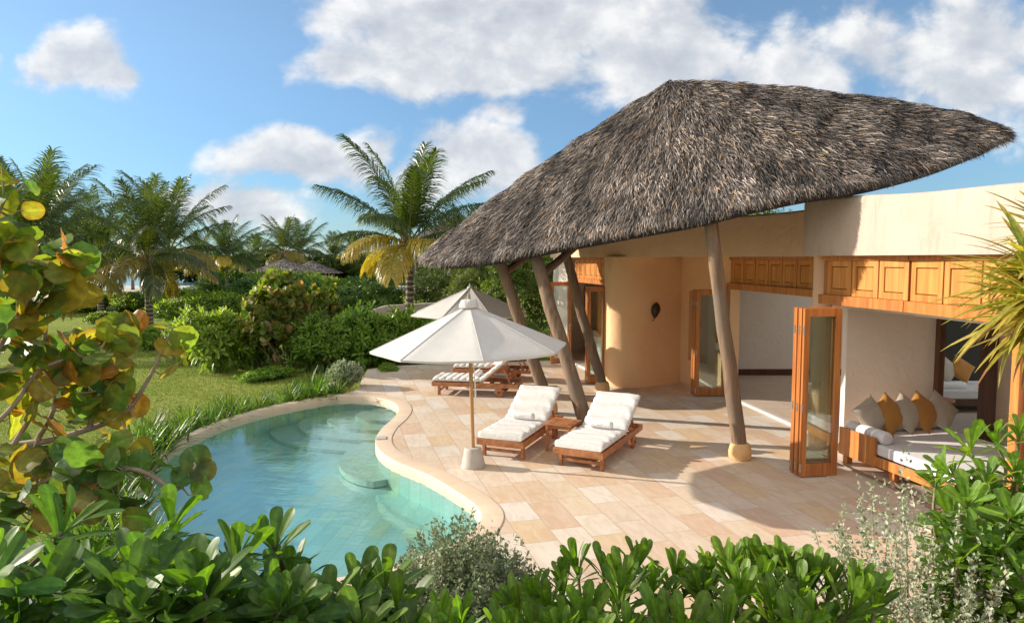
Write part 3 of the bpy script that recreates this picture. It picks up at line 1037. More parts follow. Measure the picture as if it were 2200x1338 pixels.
# ---------------------------------------------------------------- posts, collars, braces
for (bx, by, tx, ty, Yt, r0) in ((1592, 985, 1524, 462, 10.35, .113), (1270, 942, 1146, 536, 12.2, .125), (1184, 888, 1072, 554, 13.3, .12), (1297, 842, 1213, 535, 15.5, .115)):
    B = G(bx, by)
    T = D(tx, ty, Yt)
    d = nrm(T - B)
    T = T + d * .25
    ss = np.linspace(0, 1, 9)
    rg = np.random.default_rng(int(bx))
    P = B + (T - B) * ss[:, None] + np.column_stack((rg.normal(0, .008, 9), rg.normal(0, .008, 9), np.zeros(9)))
    P[0] = B - d * .02
    post = vp(MB().tube(P, r0 * (1 - .12 * ss) * (1 + rg.normal(0, .02, 9)), 16), 'post', 'post_wood', smooth=True, sharp=60)
    mbc = MB().lathe([(.145, 0.001), (.165, .03), (.17, .11), (.155, .19), (.135, .235), (.10, .245)], 24, (B[0] + d[0] * .12, B[1] + d[1] * .12, 0))
    vp(mbc, 'post_collar', 'collar', post, smooth=True, sharp=50)
for a, b in ((D(1163, 592, 12.1), D(1262, 508, 14.2)), (D(1085, 585, 13.3), D(1150, 538, 14.6))):
    vp(MB().tube([a, (a + b) / 2, b], [.075, .075, .07], 12), 'brace', 'post_wood', smooth=True, sharp=60)
vp(MB().beam((4.86, 10.98, 3.5), (4.63, 9.95, 4.35), .2, .2).beam((4.95, 11.05, 3.85), (4.80, 11.6, 4.6), .16, .16), 'roof_strut', 'wood_dark')

# wall lamp shaped like a leaf, on the ochre wall
cw = D(1408, 668, 16.14)
lamp = empty('wall_lamp', (cw[0], cw[1], cw[2]), 0, 'bronze leaf shaped lamp hanging on the ochre entrance wall', 'wall lamp')
rw = rotz(R(10)) @ rot_axis((0, 1, 0), R(6))
nv, ns = 15, 9
V, F = [], []
for i in range(nv):
    tt_ = i / (nv - 1)
    wd = .105 * math.sin(math.pi * tt_ ** .8) ** .8 + .002
    for j in range(ns):
        s_ = j / (ns - 1) * 2 - 1
        V.append((s_ * wd, -.055 * (1 - s_ * s_) * math.sin(math.pi * tt_) - .012 - .006 * math.cos(s_ * 9 + tt_ * 26), .2 - .37 * tt_))
for i in range(nv - 1):
    for j in range(ns - 1):
        F.append((i * ns + j, i * ns + j + 1, (i + 1) * ns + j + 1, (i + 1) * ns + j))
o = mesh_np('leaf_shade', np.array(V) @ rw.T, F, M['bronze'], lamp, True, local=True)
sm = o.modifiers.new('solid', 'SOLIDIFY')
sm.thickness = .008
mb = MB().tube(np.array([(0, -.02, .19), (.003, -.07, .05), (0, -.05, -.1), (-.01, -.03, -.18), (-.035, -.03, -.23), (-.06, -.03, -.24)]) @ rw.T, [.006, .01, .009, .008, .009, .011], 8)
mb.build('leaf_stem', M['bronze'], lamp, smooth=True, local=True)
MB().box((0, -.005, 0), (.06, .03, .16)).build('back_plate', M['bronze'], lamp, bevel=.004, local=True)

# ================================================================== FURNITURE
def make_lounger(recline, seed, label, group):
    root = empty('sun_lounger', (0, 0, 0), 0, label, 'sun lounger', group)
    W, LEN, ZR = .76, 1.95, .30
    tk = M['teak_lounger']
    kw = dict(local=True)
    mb = MB()
    for s in (-1, 1):
        mb.box((s * (W / 2 - .018), LEN / 2, ZR - .05), (.036, LEN, .095))
    mb.box((0, .018, ZR - .05), (W - .075, .036, .095)).box((0, LEN - .018, ZR - .05), (W - .075, .036, .095))
    mb.build('frame', tk, root, bevel=.004, **kw)
    mb = MB()
    y = .09
    while y < 1.08:
        mb.box((0, y, ZR - .016), (W - .076, .05, .018))
        y += .068
    y = 1.2
    for y in (1.3, 1.5, 1.7, 1.82):
        mb.box((0, y, ZR - .06), (W - .076, .05, .022))
    mb.build('slats', tk, root, **kw)
    for s in (-1, 1):
        MB().box((s * (W / 2 - .062), .16, .11), (.05, .055, .22)).box((s * (W / 2 - .062), .16, .235), (.049, .054, .05)).build('leg', tk, root, bevel=.004, **kw)
    MB().box((0, .16, .10), (W - .18, .03, .045)).build('stretcher', tk, root, bevel=.003, **kw)
    MB().box((0, 1.52, .13), (W - .19, .035, .045)).build('stretcher', tk, root, bevel=.003, **kw)
    for s in (-1, 1):
        MB().box((s * (W / 2 - .075), 1.52, .16), (.04, .06, .22)).build('leg', tk, root, bevel=.004, **kw)
        ry = rot_axis((0, 1, 0), math.pi / 2)
        wh = MB().lathe([(.0, -.022), (.085, -.022), (.1, -.016), (.105, 0), (.1, .016), (.085, .022), (0.0, .022)], 28, (s * (W / 2 - .025), 1.52, .105), ry).build('wheel', tk, root, smooth=True, **kw)
        MB().lathe([(0, -.034), (.022, -.034), (.024, -.028), (.024, .028), (.022, .034), (0, .034)], 14, (s * (W / 2 - .025), 1.52, .105), ry).build('hub', M['wood_dark'], wh, smooth=True, **kw)
    # backrest
    hy, a = 1.12, recline
    bl = .82
    yv, zv = math.cos(a), math.sin(a)

    def B(x, s, n):
        return (x, hy + s * yv - n * zv, ZR - .01 + s * zv + n * yv)
    mb = MB()
    for s in (-1, 1):
        mb.beam(B(s * (W / 2 - .065), 0, 0), B(s * (W / 2 - .065), bl, 0), .04, .032, up=(0, -zv, yv))
    k = 0.03
    while k < bl:
        mb.beam(B(-(W / 2 - .087), k, .006), B(W / 2 - .087, k, .006), .048, .016, up=(0, -zv, yv))
        k += .066
    br = mb.build('backrest', tk, root, bevel=.003, **kw)
    for s in (-1, 1):
        b0 = B(s * (W / 2 - .12), .58, -.03)
        MB().beam(b0, (b0[0], min(1.84, b0[1] + .14 + .05), ZR - .05), .026, .03, up=(1, 0, 0)).build('prop', tk, br, **kw)
    # quilted cushion
    rg = np.random.default_rng(seed)
    S1, S2, w = 1.12, .86, W / 2 - .008
    Ltot = S1 + S2
    ns, nc = 150, 30
    V = []
    for i in range(ns):
        s = Ltot * i / (ns - 1)
        bend = 1 / (1 + math.exp(-(s - S1) / .035))
        ang = a * bend
        if i == 0:
            py_, pz_, last = .01, ZR + .004, 0
        else:
            am = a / (1 + math.exp(-((s + last) / 2 - S1) / .035))
            py_ += (s - last) * math.cos(am)
            pz_ += (s - last) * math.sin(am)
            last = s
        ny, nz = -math.sin(ang), math.cos(ang)
        ridge = abs(math.sin(math.pi * s / .155))
        end = min(1, min(s, Ltot - s) / .045)
        endr = math.sqrt(max(0, 1 - (1 - end) ** 2))
        th = .10 * (.86 + .14 * ridge ** .8) * (.32 + .68 * endr)
        ww = w * (.965 + .035 * ridge ** .6) * (.975 + .025 * endr)
        for j in range(nc):
            t_ = 2 * math.pi * j / nc
            cx_, cz_ = math.cos(t_), math.sin(t_)
            ex = math.copysign(abs(cx_) ** .28, cx_)
            ez = math.copysign(abs(cz_) ** .55, cz_)
            wr = .006 * math.sin(9 * ex + 23 * s + seed) * max(0, ez)
            n_ = th * (.5 + .5 * ez) + wr - (.006 * (1 - ridge) ** 2 * (ez > 0))
            V.append((ex * ww, py_ + ny * n_, pz_ + nz * n_))
    F = [(i * nc + j, i * nc + (j + 1) % nc, (i + 1) * nc + (j + 1) % nc, (i + 1) * nc + j) for i in range(ns - 1) for j in range(nc)]
    F += [tuple(range(nc))[::-1], tuple((ns - 1) * nc + j for j in range(nc))]
    mesh_np('cushion', np.array(V), F, M['cushion'], root, True, local=True)
    return root


LG = 'teak sun loungers by the pool'
la = make_lounger(R(31), 3, 'teak lounger with white quilted cushion beside the front parasol pole, left of the small table', LG)
la.location, la.rotation_euler = (-.19, 10.14, 0.0), (0, 0, R(-22))
lb = copy_thing(la, (.93, 9.61, 0.0), R(-27), 1.0, 'teak lounger with white quilted cushion nearest the camera, right of the small table', LG)
lc = make_lounger(R(40), 8, 'teak lounger seen side on, nearer of the two under the rear parasol', LG)
lc.location, lc.rotation_euler = (-1.72, 15.48, 0.0), (0, 0, R(-100))
ld = copy_thing(lc, (-1.42, 17.35, 0.0), R(-99), 1.0, 'farthest teak lounger with raised back, mostly hidden behind the nearer side-on lounger', LG)


def roll_towel(lounger, y, z, L, r, label, rz=0.0, x=0.0, tilt=0.0):
    a = lounger.rotation_euler.z
    p = np.array(lounger.location) + rotz(a) @ np.array((x, y, z))
    V, F = [], []
    ns, nc = 18, 22
    rg = np.random.default_rng(int(y * 100 + L * 1000))
    for i in range(ns):
        s = i / (ns - 1) * 2 - 1
        e = math.sqrt(max(0, 1 - max(0, abs(s) - .9) ** 2 / .011)) * .3 + .7 if abs(s) > .9 else 1
        for j in range(nc):
            t_ = 2 * math.pi * j / nc
            rr = r * e * (1 + .03 * math.sin(t_ * 3 + s * 4) + .02 * rg.normal()) * (1.06 if abs(math.sin(t_ - 1)) > .97 else 1)
            V.append((s * L / 2, rr * math.cos(t_), rr * math.sin(t_) * .92))
    F = [(i * nc + j, (i + 1) * nc + j, (i + 1) * nc + (j + 1) % nc, i * nc + (j + 1) % nc) for i in range(ns - 1) for j in range(nc)]
    F += [tuple(range(nc)), tuple((ns - 1) * nc + j for j in range(nc))[::-1]]
    for s in (-1, 1):       # coil lines on the rolled ends
        sp_ = [(s * (L / 2 + .002), r * .085 * t_ * .24 * math.cos(t_ * 2), r * .085 * t_ * .24 * math.sin(t_ * 2)) for t_ in np.linspace(6, 40, 60)]
        tb = MB().tube(sp_, r * .045, 5)
        k = len(V)
        V += [tuple(v) for v in np.concatenate(tb.v)]
        F += [tuple(q + k for q in f) for f in tb.f]
    o = mesh_np('rolled_towel', np.array(V), F, M['towel'], None, True, None, 40)
    o.location = tuple(p)
    o.rotation_euler = (0, 0, a + rz)
    return tag(o, label, 'towel', 'rolled towels on the loungers')


roll_towel(la, 1.0, .462, .36, .06, 'white rolled towel on the left front lounger beside the small table')
roll_towel(lb, .98, .462, .36, .06, 'white rolled towel on the front lounger nearest the camera', .03)
roll_towel(lc, .98, .465, .36, .065, 'white rolled towel on the nearer side-on lounger behind the parasol pole', .05)


def make_table(label):
    t = empty('side_table', (0, 0, 0), 0, label, 'side table', 'small teak side tables')
    W, H = .46, .45
    mb = MB()
    for i in range(6):
        mb.box(((i - 2.5) * W / 6, 0, H - .0125), (W / 6 - .006, W - .09, .02))
    for s in (-1, 1):
        mb.box((0, s * (W / 2 - .022), H - .0125), (W, .042, .024))
    mb.build('table_top', M['teak_lounger'], t, bevel=.003, local=True)
    for sx in (-1, 1):
        for sy in (-1, 1):
            MB().box((sx * (W / 2 - .045), sy * (W / 2 - .045), (H - .026) / 2), (.04, .04, H - .026)).build('leg', M['teak_lounger'], t, bevel=.003, local=True)
    mb = MB()
    for s in (-1, 1):
        mb.box((0, s * (W / 2 - .045), H - .055), (W - .132, .02, .05)).box((s * (W / 2 - .045), 0, H - .055), (.02, W - .132, .05))
    mb.build('apron', M['teak_lounger'], t, local=True)
    return t


tb = make_table('small square teak table between the two front loungers')
tb.location, tb.rotation_euler = (.80, 10.72, 0.0), (0, 0, R(-27))
copy_thing(tb, (-.30, 16.35, 0.0), R(-8), 1.0, 'small teak table between the two loungers under the rear parasol', 'small teak side tables')
tw = roll_towel(lc, 1.40, .515, .30, .06, 'white rolled towel on the small teak table between the rear loungers', .6, .72)
tw.location = (-.32, 16.35, .512)


def make_umbrella(label, vented):
    u = empty('parasol', (0, 0, 0), 0, label, 'parasol', 'cream canvas parasols')
    MB().lathe([(.0, .0), (.172, .0), (.178, .012), (.172, .03), (.122, .27), (.112, .283), (0.0, .285)], 36).build('base', M['concrete'], u, smooth=True, sharp=45, local=True)
    ZA, ZE, RR = 2.36, 1.74, 1.42
    po = MB().tube([(0, 0, .28), (0, 0, 1.2), (0, 0, ZA + .02)], .028, 14).build('pole', M['pole_wood'], u, smooth=True, sharp=50, local=True)
    nb_, nf, nt_ = 8, 10, 22
    V, F = [], []
    for i in range(nb_ * nf):
        f = (i % nf) / nf
        th = 2 * math.pi * i / (nb_ * nf)
        chord = math.cos(math.pi / nb_) / math.cos((f - .5) * 2 * math.pi / nb_)
        sag = math.sin(math.pi * f)
        for j in range(nt_):
            t_ = .035 + .965 * j / (nt_ - 1)
            r_ = RR * t_ * (chord + (1 - chord) * .12)
            r_ *= 1 - .012 * sag * (t_ > .97)
            z = ZA - (ZA - ZE) * (t_ ** .93) - .045 * sag * t_ * (1.15 - t_) * 1.6 + .012 * math.sin(math.pi * t_) - .008 * math.sin(th * 5 + 2) * t_ * t_ * sag
            V.append((r_ * math.cos(th), r_ * math.sin(th), z))
        # small hem turned under
        V.append((V[-1][0] * .996, V[-1][1] * .996, V[-1][2] - .028))
    k = nt_ + 1
    nn = nb_ * nf
    F = [(i * k + j, i * k + j + 1, ((i + 1) % nn) * k + j + 1, ((i + 1) % nn) * k + j) for i in range(nn) for j in range(k - 1)]
    can = mesh_np('canopy', np.array(V), F, M['canvas'], u, True, None, 40, True)
    mb = MB()
    for i in range(nb_):      # stitched seams over the ribs
        pts = [np.array(V[(i * nf) * k + j]) + np.array((0, 0, .003)) for j in range(0, nt_, 3)]
        mb.tube(pts, .0045, 6)
    mb.build('seam', M['canvas'], can, smooth=True, local=True)
    for i in range(nb_):
        th = 2 * math.pi * i / nb_
        d = np.array((math.cos(th), math.sin(th), 0))
        rib = MB().beam(d * .06 + np.array((0, 0, ZA - .075)), d * (RR - .05) + np.array((0, 0, ZE - .012)), .016, .026).build('rib', M['pole_wood'], u, local=True)
        MB().beam(d * .05 + np.array((0, 0, 1.72)), d * .72 + np.array((0, 0, ZA - .36)), .014, .022).build('strut', M['pole_wood'], rib, local=True)
    MB().lathe([(.03, 1.68), (.055, 1.69), (.055, 1.76), (.03, 1.77)], 16).build('runner', M['pole_wood'], u, smooth=True, sharp=40, local=True)
    # rope lashing with a hanging loop
    mb = MB()
    for i in range(4):
        mb.lathe([(.028, 1.655 - i * .02), (.036, 1.66 - i * .02), (.036, 1.668 - i * .02), (.028, 1.673 - i * .02)], 12)
    lp = [(.03, 0, 1.62), (.06, -.02, 1.5), (.085, -.02, 1.3), (.09, -.01, 1.12), (.075, 0, 1.03), (.05, .01, 1.06), (.055, .01, 1.2), (.05, .01, 1.45), (.032, .0, 1.6)]
    mb.tube(catmull(lp, 4, False), .005, 6)
    mb.build('rope', M['towel'], u, smooth=True, local=True)
    if vented:
        V = []
        for i in range(48):
            th = 2 * math.pi * i / 48
            puff = .5 + .5 * math.cos(th * 8)
            for r_, z in ((.012, ZA + .075), (.06, ZA + .07), (.11, ZA + .045 + .02 * puff), (.145 - .012 * puff, ZA - .005 + .015 * puff), (.15 - .012 * puff, ZA - .045)):
                V.append((r_ * math.cos(th), r_ * math.sin(th), z))
        F = [(i * 5 + j, i * 5 + j + 1, ((i + 1) % 48) * 5 + j + 1, ((i + 1) % 48) * 5 + j) for i in range(48) for j in range(4)]
        mesh_np('vent_cap', np.array(V), F, M['canvas'], u, True, local=True)
        MB().lathe([(.0, ZA + .03), (.022, ZA + .06), (.026, ZA + .09), (.018, ZA + .13), (.02, ZA + .15), (0, ZA + .165)], 16).build('finial', M['bark_grape'], u, smooth=True, local=True)
    else:
        MB().lathe([(.075, ZA - .04), (.06, ZA + .0), (.02, ZA + .02), (.018, ZA + .06), (0.0, ZA + .075)], 16).build('finial', M['canvas'], u, smooth=True, local=True)
    return u


u1 = make_umbrella('large cream parasol in front, on a conical base at the pool edge', True)
u1.location, u1.rotation_euler = (-.56, 9.82, 0.0), (R(.6), R(-1.2), R(-35))
u2 = make_umbrella('cream parasol farther back, standing behind the side-on loungers', False)
u2.location, u2.rotation_euler = (-.98, 16.05, 0.0), (0, 0, R(-22))
for x in u2.children:
    pass

# ---------------------------------------------------------------- room furniture
def pillow(name, mat, size, thick):
    n_ = 17
    V, F = [], []
    for sgn in (1, -1):
        for i in range(n_):
            for j in range(n_):
                a, b = i / (n_ - 1) * 2 - 1, j / (n_ - 1) * 2 - 1
                pin = 1 - .07 * (1 - a * a) * abs(b) ** 3 - .0 * a
                pin2 = 1 - .07 * (1 - b * b) * abs(a) ** 3
                h = thick / 2 * (max(0, 1 - abs(a) ** 2.6) ** .55) * (max(0, 1 - abs(b) ** 2.6) ** .55)
                V.append((a * size / 2 * pin2, b * size / 2 * pin, sgn * h + .004 * math.sin(7 * a + 3) * math.cos(6 * b)))
    for q in range(2):
        for i in range(n_ - 1):
            for j in range(n_ - 1):
                f = [q * n_ * n_ + v for v in (i * n_ + j, (i + 1) * n_ + j, (i + 1) * n_ + j + 1, i * n_ + j + 1)]
                F.append(tuple(f if q == 0 else f[::-1]))
    return mesh_np(name, np.array(V), F, mat, None, True)


def put_cushion(p, yaw, lean, spin, mat, label, group, size=.46, thick=.16):
    o = pillow('throw_cushion', M[mat], size, thick)
    mrot = Matrix.Rotation(yaw, 4, 'Z') @ Matrix.Rotation(math.pi / 2 - lean, 4, 'X') @ Matrix.Rotation(spin, 4, 'Z')
    lo = min((mrot @ v.co).z for v in o.data.vertices)
    o.matrix_world = Matrix.Translation((p[0], p[1], p[2] - lo)) @ mrot
    return tag(o, label, 'cushion', group)


db = empty('daybed', (5.29, 7.80, .032), R(12.7), 'low teak daybed with a pale mattress just inside the right-hand opening', 'daybed')
DW, DL = 1.72, 2.22
mb = MB()
mb.box((.02, DL / 2, .215), (.04, DL, .13)).box((DW - .02, DL / 2, .215), (.04, DL, .13)).box((DW / 2, .02, .215), (DW - .082, .04, .13)).box((DW / 2, DL - .02, .215), (DW - .082, .04, .13))
mb.box((DW / 2, DL / 2, .2), (DW - .09, DL - .09, .05))
mb.build('frame', M['teak'], db, bevel=.004, local=True)
for sx in (.09, DW - .09):
    for sy in (.12, 1.22, DL - .1):
        MB().box((sx, sy, .075), (.09, .09, .149)).build('leg', M['teak'], db, bevel=.004, local=True)
MB().box((.018, 1.86, .33), (.034, .70, .40)).box((.018, 1.508, .33), (.05, .03, .40)).build('arm', M['teak'], db, bevel=.004, local=True)
MB().box((DW / 2 + .02, DL / 2, .36), (DW - .06, DL - .03, .155)).build('mattress', M['mattress'], db, bevel=.03, local=True, seg=4)


def on_db(x, y, z):
    return np.array(db.location) + rotz(db.rotation_euler.z) @ np.array((x, y, z))


def bolster(name, p, L, r, rz, mat, label):
    V = [(0, -L / 2), (r * .2, -L / 2 - .004), (r * .9, -L / 2), (r, -L / 2 + .03)]
    o = MB().lathe([(.0, -L / 2 + .002), (r * .12, -L / 2 + .004), (r * .16, -L / 2 - .003), (r * .85, -L / 2), (r, -L / 2 + .03), (r * 1.02, 0), (r, L / 2 - .03), (r * .85, L / 2), (r * .16, L / 2 + .003), (r * .12, L / 2 - .004), (0, L / 2 - .002)], 28, (0, 0, 0), rot_axis((1, 0, 0), math.pi / 2)).build(name, M[mat], None, smooth=True, sharp=60)
    o.location = tuple(p)
    o.rotation_euler = (0, 0, rz)
    return tag(o, label, 'bolster')


bolster('bolster', on_db(.15, 1.80, .53), .74, .09, db.rotation_euler.z, 'mattress', 'pale round bolster lying along the teak arm of the daybed')
bolster('bolster', on_db(1.02, 2.10, .53), 1.3, .085, db.rotation_euler.z + math.pi / 2, 'linen_beige', 'long grey bolster behind the row of daybed cushions')
CG = 'cushions on the daybed'
for x, mat, sp_, lab in ((.30, 'linen_beige', R(28), 'taupe cushion at the left end of the daybed by the folded door'), (.60, 'linen_mustard', R(40), 'mustard cushion beside the leftmost taupe cushion on the daybed'),
                         (.90, 'linen_beige', R(42), 'taupe cushion in the middle of the daybed row, between two mustard ones'), (1.18, 'linen_mustard', R(47), 'mustard cushion second from the right on the daybed'),
                         (1.50, 'linen_beige', R(44), 'pale taupe cushion at the right end of the daybed row')):
    put_cushion(on_db(x, 1.94 + (x > .4) * .0, .437), db.rotation_euler.z + R(4 * math.sin(x * 9)), R(24), sp_, mat, lab, CG, .47, .17)

sf_ = empty('sofa', (7.4, 13.15, .032), 0, 'low sofa with a pale seat seen through the inner doorway', 'sofa')
MB().box((1.35, .55, .2), (2.7, 1.1, .12)).box((.1, .1, .07), (.09, .09, .14)).box((2.6, .1, .07), (.09, .09, .14)).box((.1, 1.0, .07), (.09, .09, .14)).box((2.6, 1.0, .07), (.09, .09, .14)).build('frame', M['wood_dark'], sf_, bevel=.004, local=True)
MB().box((1.35, .55, .355), (2.66, 1.06, .185)).build('seat_cushion', M['mattress'], sf_, bevel=.035, local=True, seg=3)
SG = 'cushions on the inner sofa'
for x, mat, lab, sz in ((8.15, 'linen_orange', 'orange cushion on the sofa through the doorway', .5), (8.5, 'linen_navy', 'navy cushion on the sofa through the doorway', .56), (8.78, 'linen_beige', 'beige cushion on the sofa beside the navy one', .46), (9.1, 'linen_mustard', 'mustard cushion on the sofa through the doorway', .46)):
    put_cushion((x, 13.95 - .12 * (sz < .48), .48), R(5), R(22), R(20 + 30 * (x - 8)), mat, lab, SG, sz, .17)
bolster('bolster', (8.55, 13.32, .54), .62, .075, math.pi / 2, 'towel', 'white bolster on the front of the inner sofa')
stl = empty('stool', (7.78, 12.3, .033), 0, 'round dark wooden stool standing in the inner doorway', 'stool')
MB().lathe([(0, .41), (.19, .41), (.2, .42), (.2, .445), (.19, .455), (0, .455)], 28).build('seat', M['teak'], stl, smooth=True, sharp=40, local=True)
for k in range(4):
    a = k * math.pi / 2 + .4
    MB().tube([(.16 * math.cos(a), .16 * math.sin(a), 0), (.13 * math.cos(a), .13 * math.sin(a), .41)], .022, 10).build('leg', M['teak'], stl, smooth=True, sharp=50, local=True)
# low curved white counter in the far left room
ct = empty('counter', (3.1, 19.9, .03), 0, 'curved white counter with a timber top inside the far left room', 'counter')
MB().lathe([(.78, 0), (.80, .78), (0, .78)], 40).build('body', M['white_trim'], ct, smooth=True, sharp=40, local=True)
MB().lathe([(0, .781), (.84, .781), (.85, .8), (.84, .86), (0, .86)], 40).build('top', M['teak'], ct, smooth=True, sharp=40, local=True)
cab = empty('cabinet', (3.0, 22.05, .03), 0, 'dark timber cabinet against the back wall of the far left room', 'cabinet')
MB().box((0, 0, 1.05), (1.3, .5, 2.1)).build('body', M['wood_dark'], cab, bevel=.006, local=True)
for s in (-1, 1):
    MB().box((s * .32, -.262, 1.05), (.6, .02, 1.98)).build('door', M['teak'], cab, bevel=.006, local=True)
# orchid on a stand
ps = empty('plant_stand', (5.62, 7.35, .033), 0, 'slim timber plant stand behind the leafy shrub by the right opening', 'plant stand')
MB().box((0, 0, .69), (.32, .32, .03)).build('top', M['teak'], ps, bevel=.004, local=True)
for sx in (-1, 1):
    for sy in (-1, 1):
        MB().box((sx * .125, sy * .125, .337), (.035, .035, .675)).build('leg', M['teak'], ps, local=True)
oc = empty('potted_orchid', (5.62, 7.35, .739), 0, 'white orchid in a pale pot beside the right door jamb', 'orchid')
MB().lathe([(.0, 0), (.06, 0), (.085, .09), (.09, .15), (.08, .155), (.07, .13), (0, .13)], 24).build('pot', M['white_trim'], oc, smooth=True, sharp=50, local=True)
stem = catmull([(0, 0, .13), (.02, 0, .4), (-.02, -.02, .62), (-.12, -.05, .74), (-.22, -.07, .70), (-.30, -.08, .60)], 6, False)
MB().tube(stem, .006, 6).build('stem', M['twig'], oc, smooth=True, local=True)
rg = np.random.default_rng(2)
for i in range(8):
    p = stem[12 + i * 2] + rg.normal(0, .012, 3)
    V, F = [], []
    ax = rot_axis((1, 0, 0), R(70 + rg.normal(0, 14))) @ rotz(rg.uniform(0, 6))
    for q in range(5):
        a = q * 2 * math.pi / 5
        pts = [(0, 0, 0)] + [(.062 * rr * math.cos(a + da), .062 * rr * math.sin(a + da), .012 * rr) for rr, da in ((.6, -.55), (.95, -.3), (1.05, 0), (.95, .3), (.6, .55))]
        k = len(V)
        V += [p + ax @ np.array(v) for v in pts]
        F.append(tuple(range(k, k + 6)))
    mesh_np('blossom', np.array(V), F, M['white_petal'], oc, local=True)

# ================================================================== VEGETATION
class LBuf:
    def __init__(s):
        s.V, s.F, s.C, s.k = [], [], [], 0

    def add(s, V, F, C):
        s.V.append(V.astype(np.float32))
        s.F.append(F + s.k)
        s.C.append(C.astype(np.float32))
        s.k += len(V)

    def build(s, name, mat, parent, local=True):
        return mesh_np(name, np.concatenate(s.V), np.concatenate(s.F), mat, parent, True, np.concatenate(s.C), local=local)


def leaf_template(nl, nw, prof, curl=.12, fold=.25, rib=1.3, wave=0.0, ease=0):
    u = np.linspace(0, 1, nl + 1)
    t = 1 - (1 - u) ** 1.7 if ease == 1 else (1 - np.cos(np.pi * u)) / 2 if ease == 2 else u
    sx = np.linspace(-1, 1, nw + 1)
    T_, S_ = np.meshgrid(t, sx, indexing='ij')
    wd = prof(T_)
    V = np.stack((S_ * wd, T_, -curl * T_ ** 2 + fold * np.abs(S_) * wd - .35 * fold * (S_ ** 2) * wd + wave * np.sin(T_ * 14 + S_ * 2) * np.abs(S_) * wd), -1).reshape(-1, 3)
    sh = np.where(np.abs(S_) < .01, rib, 1.0 - .06 * np.abs(S_)).reshape(-1)
    F = []
    for i in range(nl):
        for j in range(nw):
            a = i * (nw + 1) + j
            F.append((a, a + 1, a + nw + 2, a + nw + 1))
    return V, np.array(F), sh


def obov(w):
    return lambda t: w * (.10 + .9 * np.clip(t, 0, 1) ** 1.25) * np.sqrt(np.clip(1 - t ** 7, 0, 1)) + .006


def lance(w):
    return lambda t: w * np.clip(np.sin(np.pi * np.clip(t, 0, 1) ** .75), 0, 1) ** .8 + .004


def strap(w):
    return lambda t: w * np.minimum(1, .55 + t * 3) * np.clip(1 - t, 0, 1) ** .55 + .002


def place(tpl, P, d, up, L, Wf=1.0, col=None, bend=None):
    """copies of a leaf template: base P, direction d, upper side towards up"""
    V, F, sh = tpl
    N = len(P)
    d = nrm(d)
    x = nrm(np.cross(d, up))
    z = np.cross(x, d)
    L = np.broadcast_to(np.asarray(L, float), (N,))[:, None]
    Wf = np.broadcast_to(np.asarray(Wf, float), (N,))[:, None]
    zc = V[:, 2][None]
    if bend is not None:
        zc = zc - np.broadcast_to(bend, (N,))[:, None] * V[:, 1][None] ** 2
    out = P[:, None] + (V[:, 0][None] * L * Wf)[..., None] * x[:, None] + (V[:, 1][None] * L)[..., None] * d[:, None] + (zc * L)[..., None] * z[:, None]
    k = len(V)
    FF = (F[None] + (np.arange(N) * k)[:, None, None]).reshape(-1, F.shape[1])
    C = (col[:, None] * sh[None, :, None]).reshape(-1, 3)
    return out.reshape(-1, 3), FF, C


GREEN = np.array(((.075, .15, .022), (.10, .19, .028), (.06, .125, .02), (.14, .23, .035)))
BRIGHT = np.array(((.13, .235, .026), (.18, .29, .035), (.10, .19, .024), (.23, .33, .055)))
DARK = np.array(((.05, .105, .02), (.07, .13, .024), (.04, .085, .018)))
OLIVE = np.array(((.085, .125, .024), (.12, .155, .03), (.065, .10, .02)))
SILVER = np.array(((.22, .26, .17), (.28, .32, .22), (.17, .21, .13)))
GRAPE = np.array(((.06, .12, .022), (.10, .15, .025), (.16, .19, .03), (.07, .13, .03), (.24, .20, .035), (.30, .13, .025), (.14, .17, .03)))
GRAPE_FAR = np.array(((.10, .17, .035), (.15, .2, .04), (.26, .24, .05), (.40, .25, .07), (.13, .19, .04), (.42, .36, .22), (.2, .24, .06), (.15, .21, .04), (.11, .18, .035), (.14, .21, .04), (.17, .22, .05), (.10, .15, .035), (.24, .25, .07)))


def pick(pal, n, rng, jit=.14):
    c = pal[rng.integers(0, len(pal), n)]
    return np.clip(c * (1 + rng.normal(0, jit, (n, 1))) * (1 + rng.normal(0, .05, (n, 3))), .004, .9)


